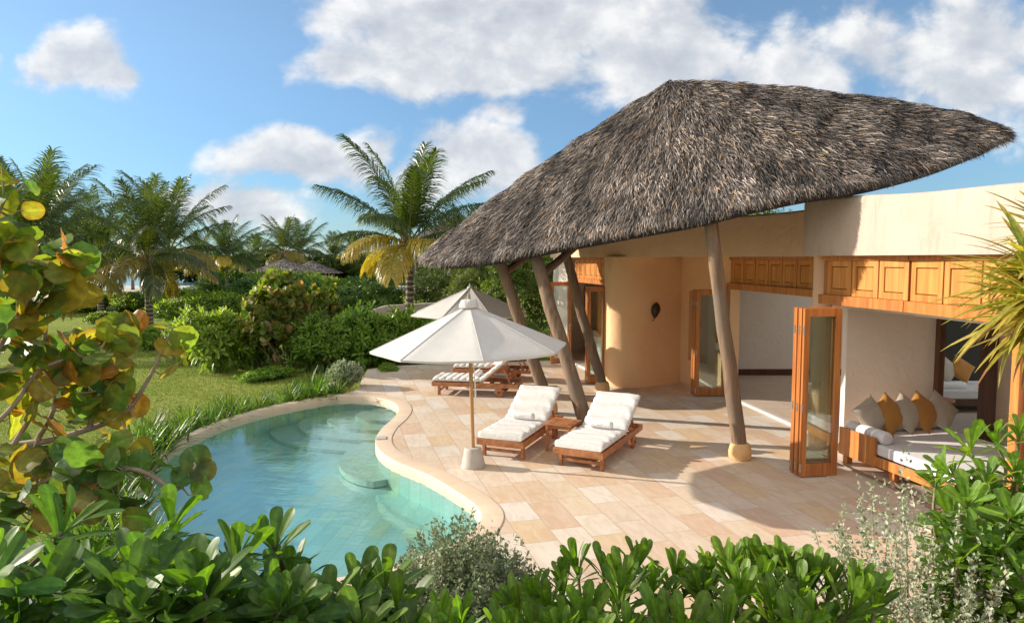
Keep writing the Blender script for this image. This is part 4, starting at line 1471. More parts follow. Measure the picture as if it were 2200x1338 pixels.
def rosettes(buf, tpl, P, ax, nl, L, pal, rng, t0=12, t1=82, wj=.12, young=None, bendr=(-.05, .25)):
    """whorls of leaves at shoot tips P pointing along ax"""
    N = len(P)
    ax = nrm(ax)
    ref = np.where(np.abs(ax[:, 2:3]) < .9, np.array((0, 0, 1.0)), np.array((1.0, 0, 0)))
    e1 = nrm(np.cross(ax, ref))
    e2 = np.cross(ax, e1)
    i = np.arange(nl)
    phase = rng.uniform(0, 6.28, (N, 1))
    az = phase + i[None] * 2.39996 + rng.normal(0, .18, (N, nl))
    fr = (i + .5) / nl
    tilt = np.radians(t0 + (t1 - t0) * fr[None] ** .9 + rng.normal(0, 7, (N, nl)))
    ln = np.asarray(L).reshape(-1, 1) * (.62 + .38 * np.sin(np.pi * (.2 + .7 * fr[None]))) * (1 + rng.normal(0, .1, (N, nl)))
    rad = np.cos(az)[..., None] * e1[:, None] + np.sin(az)[..., None] * e2[:, None]
    d = ax[:, None] * np.cos(tilt)[..., None] + rad * np.sin(tilt)[..., None]
    B = P[:, None] - ax[:, None] * (np.asarray(L).reshape(-1, 1, 1) * .38 * fr[None, :, None]) + d * .006
    col = pick(pal, N * nl, rng).reshape(N, nl, 3)
    if young is not None:
        yw = np.clip(1 - fr * 1.7, 0, 1)[None, :, None]
        col = col * (1 - yw) + np.asarray(young)[None, None] * yw
    buf.add(*place(tpl, B.reshape(-1, 3), d.reshape(-1, 3), np.repeat(ax, nl, 0) + rng.normal(0, .12, (N * nl, 3)), ln.reshape(-1), 1 + rng.normal(0, wj, N * nl), col.reshape(-1, 3), rng.uniform(*bendr, N * nl)))


def lumpy(dirs, seed, amp=.28, k=9):
    rg = np.random.default_rng(seed)
    c = nrm(rg.normal(0, 1, (k, 3)) * np.array((1, 1, .7)))
    a = rg.uniform(.3, 1.0, k)
    f = np.max(a[None] * np.exp(-((1 - dirs @ c.T) / .16)), axis=1)
    return 1 - amp + amp * 1.25 * f


def stems(root, tips, base_r, seed, mat, count=14, r0=.022, name='stem'):
    rg = np.random.default_rng(seed)
    mb = MB()
    idx = rg.choice(len(tips), min(count, len(tips)), replace=False)
    for i in idx:
        t_ = tips[i]
        b = np.array((rg.normal(0, base_r), rg.normal(0, base_r), -.15))
        m1 = b * .6 + t_ * .4 + np.array((0, 0, .12 * t_[2])) + rg.normal(0, .04, 3)
        mb.tube(catmull([b, m1, t_], 4, False), np.linspace(r0, r0 * .35, 9), 6)
    return mb.build(name, mat, root, smooth=True, sharp=80, local=True)


T_OB = leaf_template(4, 2, obov(.19), .18, .35, 1.25, ease=1)
T_OB_HI = leaf_template(9, 6, obov(.215), .14, .26, 1.4, .06, 1)
T_OB_NARROW = leaf_template(8, 6, obov(.165), .02, .45, 1.35, .05, 1)
T_LAN = leaf_template(3, 2, lance(.2), .12, .3)
T_SMALL = leaf_template(2, 2, lance(.22), .05, .25)
T_STRAP = leaf_template(7, 2, strap(.035), .0, .5)


def make_bush(name, label, cat, rx, ry, h, tips_n, leaf_len, pal, seed, mat='leaf', young=None, nl=11, tpl=None, shape=1.0, low=.12, filler=0, stem_mat='bark', amp=.42, palmix=None):
    """rounded shrub made of leafy shoot tips on a lumpy dome"""
    rng = np.random.default_rng(seed)
    root = empty(name, (0, 0, 0), 0, label, cat)
    N = tips_n
    dirs = nrm(np.column_stack((rng.normal(0, 1, (N, 2)), np.abs(rng.normal(.25, .75, N)) - .15)))
    rad = lumpy(dirs, seed + 1, amp) * np.where(rng.random(N) < .8, rng.uniform(.9, 1.03, N), rng.uniform(.55, .9, N))
    rad = rad * np.where(rng.random(N) < .25, rng.uniform(1.0, 1.2, N), 1.0)
    P = dirs * rad[:, None] * np.array((rx, ry, h * .62)) + np.array((0, 0, h * .40)) + rng.normal(0, .05, (N, 3))
    P[:, 2] = np.maximum(P[:, 2], low + rng.random(N) * .15)
    ax = nrm(dirs * np.array((1 / rx, 1 / ry, 1 / h)) + np.array((0, 0, .75 / max(rx, .4))) + rng.normal(0, .22 / max(rx, .4), (N, 3)))
    buf = LBuf()
    rosettes(buf, tpl or T_OB, P, ax, nl, leaf_len * rng.uniform(.8, 1.15, N), pal, rng, young=young)
    if filler:
        n2 = filler
        d2 = nrm(rng.normal(0, 1, (n2, 3)))
        P2 = d2 * (rng.random((n2, 1)) ** .4 * .9) * lumpy(d2, seed + 1, amp)[:, None] * np.array((rx, ry, h * .6)) + np.array((0, 0, h * .42))
        P2[:, 2] = np.maximum(P2[:, 2], .05)
        buf.add(*place(T_LAN, P2, nrm(d2 + rng.normal(0, .7, (n2, 3))), np.tile((0, 0, 1.0), (n2, 1)) + rng.normal(0, .4, (n2, 3)), leaf_len * rng.uniform(.8, 1.3, n2), 1.0, pick(pal * .85, n2, rng)))
    buf.build('foliage', M[mat], root)
    stems(root, P, min(rx, ry) * .12, seed + 2, M[stem_mat])
    return root


# ------------------------------------------------------------------ coconut palms
def make_palm(label, trunk_h, trunk_r, nfr, fl, seed, lean=(0, 0), emin=-38, emax=84, group=None, density=46, yellow=.16):
    rng = np.random.default_rng(seed)
    root = empty('coconut_palm', (0, 0, 0), 0, label, 'palm tree', group)
    ss = np.linspace(0, 1, 12)
    P = np.column_stack((lean[0] * ss ** 1.5, lean[1] * ss ** 1.5, -.2 + (trunk_h + .2) * ss))
    MB().tube(P, trunk_r * (1 + .35 * np.exp(-ss * 9)) * (1 - .22 * ss), 14).build('trunk', M['bark_palm'], root, smooth=True, sharp=70, local=True)
    top = P[-1]
    buf = LBuf()
    rach = MB()
    for i in range(nfr):
        f = (i + .5) / nfr
        el = R(emax + (emin - emax) * f ** 1.1 + rng.normal(0, 4))
        az = i * 2.39996 + rng.normal(0, .2)
        Lf = fl * (.78 + .3 * math.sin(math.pi * min(1, f * 1.2 + .15))) * rng.uniform(.9, 1.08)
        droop = R(rng.uniform(38, 60) * (.5 + .95 * f))
        n_ = 16
        pts = [top + np.array((0, 0, .05 * (1 - f)))]
        h = np.array((math.cos(az), math.sin(az), 0))
        tw = rng.normal(0, .16)
        sd_ = np.array((-h[1], h[0], 0))
        for k in range(n_):
            t_ = (k + .5) / n_
            e = el - droop * t_ ** 1.35
            dv = h * math.cos(e) + np.array((0, 0, math.sin(e))) + sd_ * tw * t_
            pts.append(pts[-1] + nrm(dv) * Lf / n_)
        pts = np.array(pts)
        rach.tube(pts, np.linspace(.032, .005, len(pts)) * (fl / 3.6), 5)
        m_ = density
        t_ = np.linspace(.16, .995, m_)
        age = np.clip(f * 1.25 - .1, 0, 1)
        fcol = np.array((.072, .115, .03)) * (1 - age) + np.array((.068, .10, .028)) * age
        if f > .72 and rng.random() < .75:
            fcol = fcol * (1 - yellow * 2.4) + np.array((.55, .40, .07)) * yellow * 2.4
        fi_ = t_ * n_
        i0_ = np.minimum(np.floor(fi_).astype(int), n_ - 1)
        Bp = pts[i0_] + (pts[i0_ + 1] - pts[i0_]) * (fi_ - i0_)[:, None]
        Tn = nrm(pts[i0_ + 1] - pts[i0_])
        S_ = nrm(np.cross(Tn, np.array((0, 0, 1.0)) + h * .001))
        Nn = np.cross(S_, Tn)
        for sg in (-1, 1):
            ll = fl * .275 * (np.sin(np.pi * (.12 + .80 * t_)) ** .8) * rng.uniform(.85, 1.1, m_)
            fwd = .62 + .8 * t_ ** 1.6
            vee = .14 - .2 * age + rng.normal(0, .08, m_)
            d1 = nrm(S_ * sg + Tn * fwd[:, None] + Nn * vee[:, None] + rng.normal(0, .05, (m_, 3)))
            d2 = nrm(d1 + np.array((0, 0, -1.0)) * (.35 + .7 * age + rng.random((m_, 1)) * .4))
            d3 = nrm(d2 + np.array((0, 0, -1.0)) * (.5 + .6 * age))
            wv_ = .017 * fl / 3.6
            wd_ = nrm(Tn + rng.normal(0, .18, (m_, 3)))
            wd_ = nrm(wd_ - d1 * np.sum(wd_ * d1, 1, keepdims=True))
            p0 = Bp
            p1 = p0 + d1 * (ll * .4)[:, None]
            p2 = p1 + d2 * (ll * .36)[:, None]
            p3 = p2 + d3 * (ll * .26)[:, None]
            V = np.stack((p0 - wd_ * wv_ * .6, p0 + wd_ * wv_ * .6, p1 + wd_ * wv_, p1 - wd_ * wv_, p2 + wd_ * wv_ * .75, p2 - wd_ * wv_ * .75, p3 + wd_ * wv_ * .1, p3 - wd_ * wv_ * .1), 1).reshape(-1, 3)
            kk = np.arange(m_)[:, None] * 8
            FF = np.concatenate((kk + np.array((0, 1, 2, 3)), kk + np.array((3, 2, 4, 5)), kk + np.array((5, 4, 6, 7))))
            cc = fcol * (1 + rng.normal(0, .12, (m_, 1)))
            C = np.repeat(cc, 8, 0)
            tipc = np.tile(np.array((1, 1, 1, 1, 1, 1, 1.5, 1.5)), m_)[:, None]
            buf.add(V, FF, np.clip(C * tipc, .004, .9))
    crown = buf.build('crown', M['leaf_palm'], root)
    rach.build('rachis', M['rachis'], crown, smooth=True, sharp=80, local=True)
    # boot fibres and young nuts under the crown
    mb = MB()
    for k in range(10):
        a = k * 2.4
        d = np.array((math.cos(a), math.sin(a), 0))
        mb.tube([top + np.array((0, 0, -.35)) + d * trunk_r * .6, top + np.array((0, 0, -.05)) + d * trunk_r * 1.1, top + np.array((0, 0, .3)) + d * trunk_r * 1.8], [.05, .06, .02], 6)
    mb.build('leaf_base', M['bark_grape'], root, smooth=True, sharp=80, local=True)
    return root


M['rachis'] = m_plain('rachis', (.22, .22, .06), .5, 0, 8, .7)


def at(px, y, z=0.0):
    p = G(px, y)
    return (p[0], p[1], -0.12 + z)


def atY(px, Y, z=-.12):
    return ((px - 1100) / FPX * Y, Y, z)


p_main = make_palm('tall coconut palm with ringed trunk beside the thatched canopy', 3.55, .14, 21, 3.5, 21, (.05, .1), -2, 84, density=92, yellow=.3)
p_main.location = atY(880, 22.0)
p_main.rotation_euler = (0, 0, R(40))
p_a = make_palm('coconut palm standing free on the lawn, ringed trunk, left of centre', 3.05, .16, 21, 3.6, 33, (-.05, .1), -14, 86, density=76)
p_a.location = atY(318, 29.0)
p_b = make_palm('big coconut palm behind the sea grape at the left edge', 3.2, .16, 20, 4.1, 47, (.1, 0), -18, 84, density=76)
p_b.location = atY(60, 24.0)
PALMS = [(0, 26.5, p_a, 2.2, 1.0, 'coconut palm half cut off by the left edge of the photo'), (215, 39.0, p_b, 4.0, 1.04, 'coconut palm with a pale thick trunk, behind the freestanding one'),
         (372, 36.0, p_a, 1.1, 1.14, 'coconut palm just right of and behind the freestanding one'), (487, 46.0, p_main, .4, .88, 'smaller coconut palm above the bright green shrubs'),
         (150, 50.0, p_a, 5.0, 1.1, 'far coconut palm between the left-edge palms and the pale trunk'), (188, 62.0, p_b, 2.7, .95, 'far coconut palm with a slim trunk against the water'),
         (204, 60.0, p_main, 5.2, .9, 'far leaning coconut palm beside the slim trunk against the water'), (615, 80.0, p_a, .9, 1.25, 'far coconut palm left of the pair above the thatched shelter'),
         (648, 86.0, p_b, 3.6, 1.2, 'far coconut palm right of the pair above the thatched shelter'), (560, 90.0, p_main, 1.9, .95, 'distant small palm between the shrubs and the thatched shelter'),
         (530, 84.0, p_b, 4.4, .85, 'distant palm just right of the smaller coconut palm'), (720, 92.0, p_a, 3.0, 1.05, 'distant palm behind the left fronds of the tall coconut palm'),
         (765, 88.0, p_main, .2, 1.0, 'distant palm seen through the tall palm fronds'), (95, 42.0, p_main, 3.3, 1.3, 'coconut palm behind the big left one, crown overlapping it'),
         (430, 75.0, p_a, 2.8, .95, 'distant palm behind the right fronds of the freestanding palm'), (1000, 44.0, p_b, 1.5, .95, 'palm beyond the thatched canopy tip'),
         (285, 70.0, p_b, 1.0, 1.0, 'distant palm behind the freestanding palm trunk')]
for px, Y, src, rz, sc, lab in PALMS:
    copy_thing(src, atY(px, Y), rz, sc, lab)

# ------------------------------------------------------------------ shrubs and hedges behind the lawn
b_bright = make_bush('shrub', 'tall bright green shrub at the lawn end of the hedge', 'shrub', 1.15, 1.0, 1.9, 330, .22, BRIGHT * 1.15, 101, young=(.30, .38, .08), filler=700)
b_green = make_bush('shrub', 'glossy green shrub in the hedge behind the silver bush', 'shrub', 1.3, 1.0, 1.8, 340, .22, GREEN * 1.35, 102, young=(.22, .31, .05), filler=800)
b_dark = make_bush('shrub', 'dense dark green shrub', 'shrub', 1.5, 1.2, 2.0, 480, .17, DARK * 1.4, 103, young=(.13, .2, .035), filler=1500)
T_DISC = leaf_template(4, 4, lambda t: .52 * np.sqrt(np.clip(1 - (2 * t - 1) ** 2, 0, 1)) + .01, .05, .12, 1.2, ease=2)
b_grape = make_bush('sea_grape_shrub', 'sea grape shrub with orange and pink leaves in the middle of the hedge', 'shrub', 1.25, 1.0, 2.5, 400, .19, GRAPE_FAR * 1.2, 104, 'leaf_grape', None, 6, T_DISC, filler=500, stem_mat='bark_grape', amp=.42)
b_low = make_bush('shrub', 'low round shrub', 'shrub', 1.6, 1.2, 1.3, 400, .2, GREEN * 1.3, 105, young=(.24, .32, .05), filler=1200)


def put(src, px, ybase, rz, sc, label, first=False, Y=None):
    loc = at(px, ybase) if Y is None else atY(px, Y)
    if first:
        src.location, src.rotation_euler, src['label'] = loc, (0, 0, rz), label
        src.scale = (sc,) * 3 if np.isscalar(sc) else sc
        return src
    return copy_thing(src, loc, rz, sc, label)


put(b_bright, 470, 790, .3, (1.0, 1.0, 1.08), 'tall bright green shrub at the lawn end of the hedge', True)
put(b_bright, 415, 772, 2.0, .8, 'smaller bright green shrub at the very lawn corner of the hedge')
put(b_grape, 610, 785, 1.2, (1.05, 1.0, 1.14), 'sea grape shrub with orange and pink leaves in the middle of the hedge', True)
put(b_grape, 690, 760, 5.0, (.75, .75, .95), 'sea grape shrub with olive and amber leaves left of the curved garden wall')
put(b_green, 690, 786, .5, 1.0, 'glossy green shrub with pale shoots left of the silver bush', True)
put(b_green, 545, 778, 3.9, (.75, .75, .98), 'glossy green shrub squeezed between the bright green shrub and the sea grape')
put(b_green, 770, 780, 2.5, (1.0, .95, 1.12), 'glossy green shrub directly behind the silver bush')
put(b_green, 850, 776, 4.2, (1.0, .9, 1.02), 'glossy green shrub left of the front parasol canopy')
put(b_green, 925, 772, 5.6, (1.0, .9, .9), 'glossy green shrub between the two parasol canopies')
put(b_green, 1000, 766, 1.7, (1.0, .9, .82), 'green shrub behind the side-on loungers')
put(b_dark, 1085, 765, .4, (.85, .8, .72), 'dark green shrub behind the leftmost canopy post', True)
put(b_dark, 640, 690, 1.0, (1.7, 1.2, 1.2), 'dense dark green hedge mass above the sea grape shrub')
put(b_dark, 790, 690, 2.7, (1.6, 1.2, 1.3), 'dark olive hedge mass behind the curved garden wall')
put(b_dark, 560, 668, 4.4, (2.0, 1.4, 1.2), 'dark hedge mass below the smaller coconut palm')
put(b_low, 440, 690, .6, (1.6, 1.3, 1.3), 'wide green shrub right of the freestanding palm trunk', True)
put(b_low, 345, 735, 2.2, .62, 'low yellow-green shrub at the foot of the freestanding palm')
put(b_low, 235, 696, 3.7, .62, 'low dark shrub at the foot of the pale palm trunk')
put(b_low, 280, 664, 5.2, (1.4, 1.2, 1.0), 'low hedge clump across the lawn, left part, before the water')
put(b_low, 200, 664, 1.9, (1.3, 1.2, .95), 'low hedge clump at the far left of the lawn, before the water')
put(b_bright, 385, 668, 4.1, (1.5, 1.2, .9), 'bright green clump behind the two middle palm trunks')
put(b_dark, 500, 650, .1, (2.0, 1.6, 1.25), 'far green hedge mass behind the smaller palm trunk')
put(b_low, 640, 652, 3.1, (2.6, 1.6, 2.0), 'rounded lit green hedge before the thatched shelter')
put(b_dark, 130, 655, 3.3, (1.8, 1.5, 1.1), 'dark hedge behind the sea grape at the left')
put(b_dark, 20, 668, 1.3, (1.9, 1.5, 1.3), 'dark hedge at the left edge of the lawn')
b_bright2 = put(b_bright, 320, 745, 1.0, .5, 'small leafy plant on the lawn edge near the freestanding palm')
put(b_low, 285, 1005, 2.0, .36, 'low leafy shrub on the garden side at the near left end of the pool')
put(b_bright, 215, 1060, 4.4, .38, 'bright leafy shrub between the sea grape and the near left pool rim')
# little plants at the hedge foot
put(b_low, 835, 794, 2.0, .26, 'small leafy plant at the edge of the deck, before the hedge')
put(b_low, 575, 806, .9, (.5, .4, .28), 'low ground cover patch at the foot of the sea grape shrub')
# big dark tree behind the posts
b_tree = make_bush('broadleaf_tree', 'dense small-leaved tree behind the thatched canopy posts', 'tree', 2.0, 1.8, 5.2, 1500, .13, OLIVE, 111, young=(.14, .17, .03), nl=9, filler=5000)
b_tree.location = atY(1140, 24.0)
copy_thing(b_tree, atY(1215, 27.5), 2.1, (1.0, 1.0, .95), 'small-leaved tree right behind the far left room')
copy_thing(b_tree, atY(1650, 30.0), 4.0, (.95, .95, 1.3), 'leafy tree top showing over the flat roof')
copy_thing(b_tree, atY(1040, 29.0), 1.0, (1.1, 1.0, .72), 'rounded tree behind the rear parasol')
copy_thing(b_tree, atY(940, 34.0), 5.0, (1.4, 1.0, .62), 'olive tree behind the right fronds of the tall palm')

# distant belt of trees that closes the view
rng = np.random.default_rng(77)
far = make_bush('far_tree', 'far tree crown', 'tree', 5.5, 4.5, 5.6, 420, .75, OLIVE * .9, 121, nl=9, filler=1500)
spots = [(px, Y) for px, Y in zip(np.linspace(420, 1330, 17), [96, 88, 100, 92, 104, 90, 98, 86, 95, 104, 88, 97, 90, 102, 94, 88, 98])]
FT = 'distant trees along the horizon'
for i, (px, Y) in enumerate(spots):
    s_ = float(rng.uniform(.75, 1.1))
    o = far if i == 0 else copy_tree(far)
    o.location = atY(px, Y)
    o.rotation_euler = (0, 0, float(rng.uniform(0, 6)))
    o.scale = (s_, s_, s_ * float(rng.uniform(.65, .95)))
    o['label'], o['group'] = 'hazy green tree crown in the distant belt along the horizon', FT
copy_thing(far, atY(-60, 60), 1.0, (1, 1, .8), 'far tree mass at the left edge behind the palms')
copy_thing(far, atY(45, 68), 2.6, (.9, 1, .62), 'far tree mass behind the big left palm')

# ------------------------------------------------------------------ silver bushes
def make_silver(name, label, rx, h, sprigs, seed, leaf_len=.03, spread=1.0, per=34, pal=SILVER, upright=.9, rlen=1.0, tw=.004):
    rng = np.random.default_rng(seed)
    root = empty(name, (0, 0, 0), 0, label, 'shrub')
    buf = LBuf()
    mb = MB()
    for i in range(sprigs):
        a = rng.uniform(0, 6.283)
        q = math.sqrt(rng.random())
        tip = np.array((math.cos(a) * rx * q * spread, math.sin(a) * rx * q * spread, h * (1 - .42 * q * q) * rng.uniform(.62, 1.05)))
        base = tip * np.array((.25, .25, 0)) + rng.normal(0, .03, 3)
        base[2] = -.05 + h * .3 * rng.random()
        mid = base * .45 + tip * .55 + np.array((0, 0, .05 * h)) + rng.normal(0, .035, 3)
        P = catmull([base, mid, tip], 6, False)
        if i % 3 == 0:
            mb.tube(P, np.linspace(tw * 1.0, tw * .3, len(P)), 4)
        n_ = per
        t_ = (.28 + .72 * rng.random(n_) ** .8 * rlen) * (len(P) - 1)
        i_ = np.minimum(t_.astype(int), len(P) - 2)
        B = P[i_] + (P[i_ + 1] - P[i_]) * (t_ - i_)[:, None]
        T = nrm(P[i_ + 1] - P[i_])
        d = nrm(T * upright + rng.normal(0, .75, (n_, 3)))
        B = B + rng.normal(0, .012, (n_, 3)) * (leaf_len / .03)
        buf.add(*place(T_SMALL, B, d, rng.normal(0, 1, (n_, 3)) + np.array((0, 0, 1.2)), leaf_len * rng.uniform(.7, 1.3, n_), 1.25, pick(pal, n_, rng)))
    buf.build('foliage', M['leaf_silver'], root)
    mb.build('twigs', M['twig'], root, smooth=True, sharp=80, local=True)
    return root


sb = make_silver('silver_bush', 'round silver-grey bush on the corner of the deck at the far end of the pool', .40, .68, 420, 131, .055, per=24, pal=SILVER * 1.75, upright=1.3)
sb.location = (*G(742, 830)[:2], -.05)
rock = tag(MB().lathe([(.0, 0), (.16, 0), (.19, .08), (.15, .19), (.08, .25), (0, .26)], 9).build('rock', M['stucco_garden'], None, smooth=True, sharp=30), 'pale boulder beside the silver bush at the end of the pool', 'rock')
rock.location = (*G(716, 838)[:2], -.05)
rock.scale = (1.0, .7, .9)

# ------------------------------------------------------------------ strappy lilies along the pool's garden edge
def make_lily(label, n_, L, seed):
    rng = np.random.default_rng(seed)
    root = empty('lily_clump', (0, 0, 0), 0, label, 'plant', 'strappy lilies along the pool edge')
    a = rng.uniform(0, 6.283, n_)
    tilt = np.radians(rng.uniform(8, 62, n_))
    d = np.column_stack((np.cos(a) * np.sin(tilt), np.sin(a) * np.sin(tilt), np.cos(tilt)))
    B = np.column_stack((rng.normal(0, .05, (n_, 2)), np.zeros(n_)))
    buf = LBuf()
    buf.add(*place(T_STRAP, B, d, np.tile((0, 0, 1.0), (n_, 1)) - d * .3, L * rng.uniform(.6, 1.15, n_), 1.0, pick(GREEN * .9, n_, rng), rng.uniform(.05, .5, n_)))
    buf.build('foliage', M['leaf'], root)
    return root


LILY = 'clump of strappy dark green lily leaves along the garden edge of the pool'
l1, l2 = make_lily(LILY, 50, .52, 141), make_lily(LILY, 40, .44, 142)
edge = offset(pool, (cw_ + .10).reshape(-1, 1), True)
idx = list(range(21 * NPC, 28 * NPC, 2)) + list(range(0, NPC - 1, 3))
rng = np.random.default_rng(9)
first = {0: True, 1: True}
for q, i in enumerate(idx):
    for rr in range(2):
        src = (l1, l2)[(q + rr) % 2]
        p = edge[i % len(edge)] + nrm(edge[i % len(edge)] - pool[i % len(edge)]) * (rr * rng.uniform(.26, .42)) + rng.normal(0, .05, 2)
        s_ = float(rng.uniform(.8, 1.15) * (1.25 if i < 25 * NPC + 4 else .95))
        key = (q + rr) % 2
        if first[key]:
            o = src
            first[key] = False
        else:
            o = copy_tree(src)
        o.location, o.rotation_euler, o.scale = (p[0], p[1], -.12), (0, 0, float(rng.uniform(0, 6))), (s_,) * 3

# ------------------------------------------------------------------ lawn blades
rng = np.random.default_rng(301)
NB = 110000
gy = 8.5 + 24 * rng.random(NB) ** 1.5
gx = rng.uniform(-15, -1.5, NB)
ok = np.ones(NB, bool)
pin = cope_out
x0, y0 = pin[:, 0], pin[:, 1]
x1_, y1_ = np.roll(x0, -1), np.roll(y0, -1)
inside = np.zeros(NB, bool)
for a0, b0_, a1, b1_ in zip(x0, y0, x1_, y1_):
    c_ = ((b0_ > gy) != (b1_ > gy)) & (gx < (a1 - a0) * (gy - b0_) / (b1_ - b0_ + 1e-12) + a0)
    inside ^= c_
gdeck = np.array(deck_poly)
for a0, b0_, a1, b1_ in zip(gdeck[:, 0], gdeck[:, 1], np.roll(gdeck[:, 0], -1), np.roll(gdeck[:, 1], -1)):
    pass
ok = ~inside & ~((gx > -3.4) & (gy > 14.2) & (gy < 20)) & (np.abs(gx) < gy * .78)
B = np.column_stack((gx, gy, np.full(NB, -.121)))[ok]
n_ = len(B)
d = nrm(np.column_stack((rng.normal(0, .45, (n_, 2)), np.ones(n_))))
L_ = rng.uniform(.03, .065, n_)[:, None] * (1 + .03 * (B[:, 1:2] - 9))
sdv = nrm(np.column_stack((rng.normal(0, 1, (n_, 2)), np.zeros(n_)))) * .006 * (1 + .06 * (B[:, 1:2] - 9))
V = np.stack((B - sdv, B + sdv, B + d * L_), 1).reshape(-1, 3)
F = np.arange(n_ * 3).reshape(-1, 3)
gc = np.repeat(np.array((.235, .295, .055)) * rng.uniform(.75, 1.25, (n_, 1)) * np.where(rng.random((n_, 1)) < .08, np.array((1.35, 1.1, 1.4)), 1.0), 3, 0)
tag(mesh_np('grass', V, F, M['leaf_silver'], None, False, gc), 'short mown lawn grass between the pool and the hedge', 'grass', None, 'stuff')

# ------------------------------------------------------------------ garden wall, far shelter, neighbours
cwall = [atY(722, 24.5)[:2], atY(760, 23.6)[:2], atY(800, 23.2)[:2], atY(850, 23.4)[:2], atY(905, 24.0)[:2], atY(960, 25.0)[:2]]
L = catmull(np.array(cwall), 8, False)
tp = lambda p: .15 + 1.3 * math.sin(min(1, max(0, (p[0] - cwall[0][0]) / (cwall[3][0] - cwall[0][0]))) * math.pi / 2) ** .8
gw = wall_var(L, .2, -.3, tp).build('garden_wall', M['stucco_garden'], None, smooth=True, sharp=50)
tag(gw, 'low curved white garden wall rising behind the hedge by the tall palm', 'wall')


def thatch_hut(name, label, cat, rx, ry, z0, z1, seed, posts=0):
    root = empty(name, (0, 0, 0), 0, label, cat)
    rng = np.random.default_rng(seed)
    n_ = 40
    a = np.linspace(0, 2 * np.pi, n_, endpoint=False)
    V, F, C = [], [], []
    for t_ in (0.02, .35, .7, 1.0):
        V += [(rx * t_ * math.cos(x), ry * t_ * math.sin(x), z1 - (z1 - z0) * t_ ** .9) for x in a]
    F = [(i * n_ + j, (i + 1) * n_ + j, (i + 1) * n_ + (j + 1) % n_, i * n_ + (j + 1) % n_) for i in range(3) for j in range(n_)]
    V = np.array(V)
    N = 3500
    th, t_ = rng.uniform(0, 6.283, N), np.sqrt(rng.random(N))
    P = np.column_stack((rx * t_ * np.cos(th), ry * t_ * np.sin(th), z1 - (z1 - z0) * t_ ** .9))
    d = nrm(np.column_stack((rx * np.cos(th), ry * np.sin(th), np.full(N, -(z1 - z0)))) + rng.normal(0, .3, (N, 3)))
    tv, tf, tc = place(T_SMALL, P, d, np.tile((0, 0, 1.0), (N, 1)), .06 * (rx + ry) * rng.uniform(.5, 1.2, N), .5, np.clip(np.array((.40, .34, .28)) * rng.uniform(.35, 1.3, (N, 1)), .01, 1))
    mesh_np('roof', np.concatenate((V, tv)), np.concatenate((np.array(F), tf + len(V))), M['thatch'], root, False, np.concatenate((np.full((len(V), 3), (.07, .055, .045)), tc)), local=True)
    for k in range(posts):
        x = k * 2 * math.pi / posts + .3
        MB().tube([(rx * .8 * math.cos(x), ry * .8 * math.sin(x), 0), (rx * .78 * math.cos(x), ry * .78 * math.sin(x), z0 + .3)], .09, 8).build('post', M['post_wood'], root, smooth=True, local=True)
    return root


sh = thatch_hut('thatched_shelter', 'long low thatched shelter on posts among the far palms', 'shelter', 3.2, 2.6, 2.0, 3.2, 151, 10)
sh.location = atY(612, 62)
copy_thing(sh, atY(672, 66), 1.0, (.9, .9, .95), 'second far thatched shelter, right of the long one')
nh = thatch_hut('thatched_shelter', 'neighbouring thatched roof rising just left of the big canopy', 'shelter', 3.6, 3.0, 4.3, 6.2, 152, 6)
nh.location = atY(985, 46)
fence = empty('stake_fence', atY(640, 58), 0, 'far dark fence of slim stakes below the thatched shelters', 'fence')
for k in range(26):
    MB().tube([(k * .26 - 3.3, .05 * math.sin(k), 0), (k * .26 - 3.3 + .03 * math.sin(k * 3), .05 * math.sin(k), 1.75 + .12 * math.sin(k * 5))], .04, 6).build('stake', M['bark'], fence, local=True)
MB().box((0, .08, 1.0), (6.8, .05, .08)).build('rail', M['bark'], fence, local=True)
nbh = empty('neighbour_house', atY(1690, 60), 0, 'flat pale roofline of a neighbouring house above the villa parapet', 'building')
MB().box((0, 0, 3.2), (9, 6, 6.4)).build('wall', M['stucco_garden'], nbh, bevel=.03, local=True)
MB().box((0, 0, 6.55), (9.6, 6.6, .3)).build('roof', M['concrete'], nbh, bevel=.03, local=True)
for k in range(4):
    MB().box((-3.2 + k * 2.1, -3.03, 4.9), (1.1, .08, 1.2)).build('window', M['mirror_dark'], nbh, local=True)

# ================================================================== FOREGROUND PLANTING (tall shrubs between the camera and the pool)
def D3(px, py, Y):
    return D(px, py, Y)


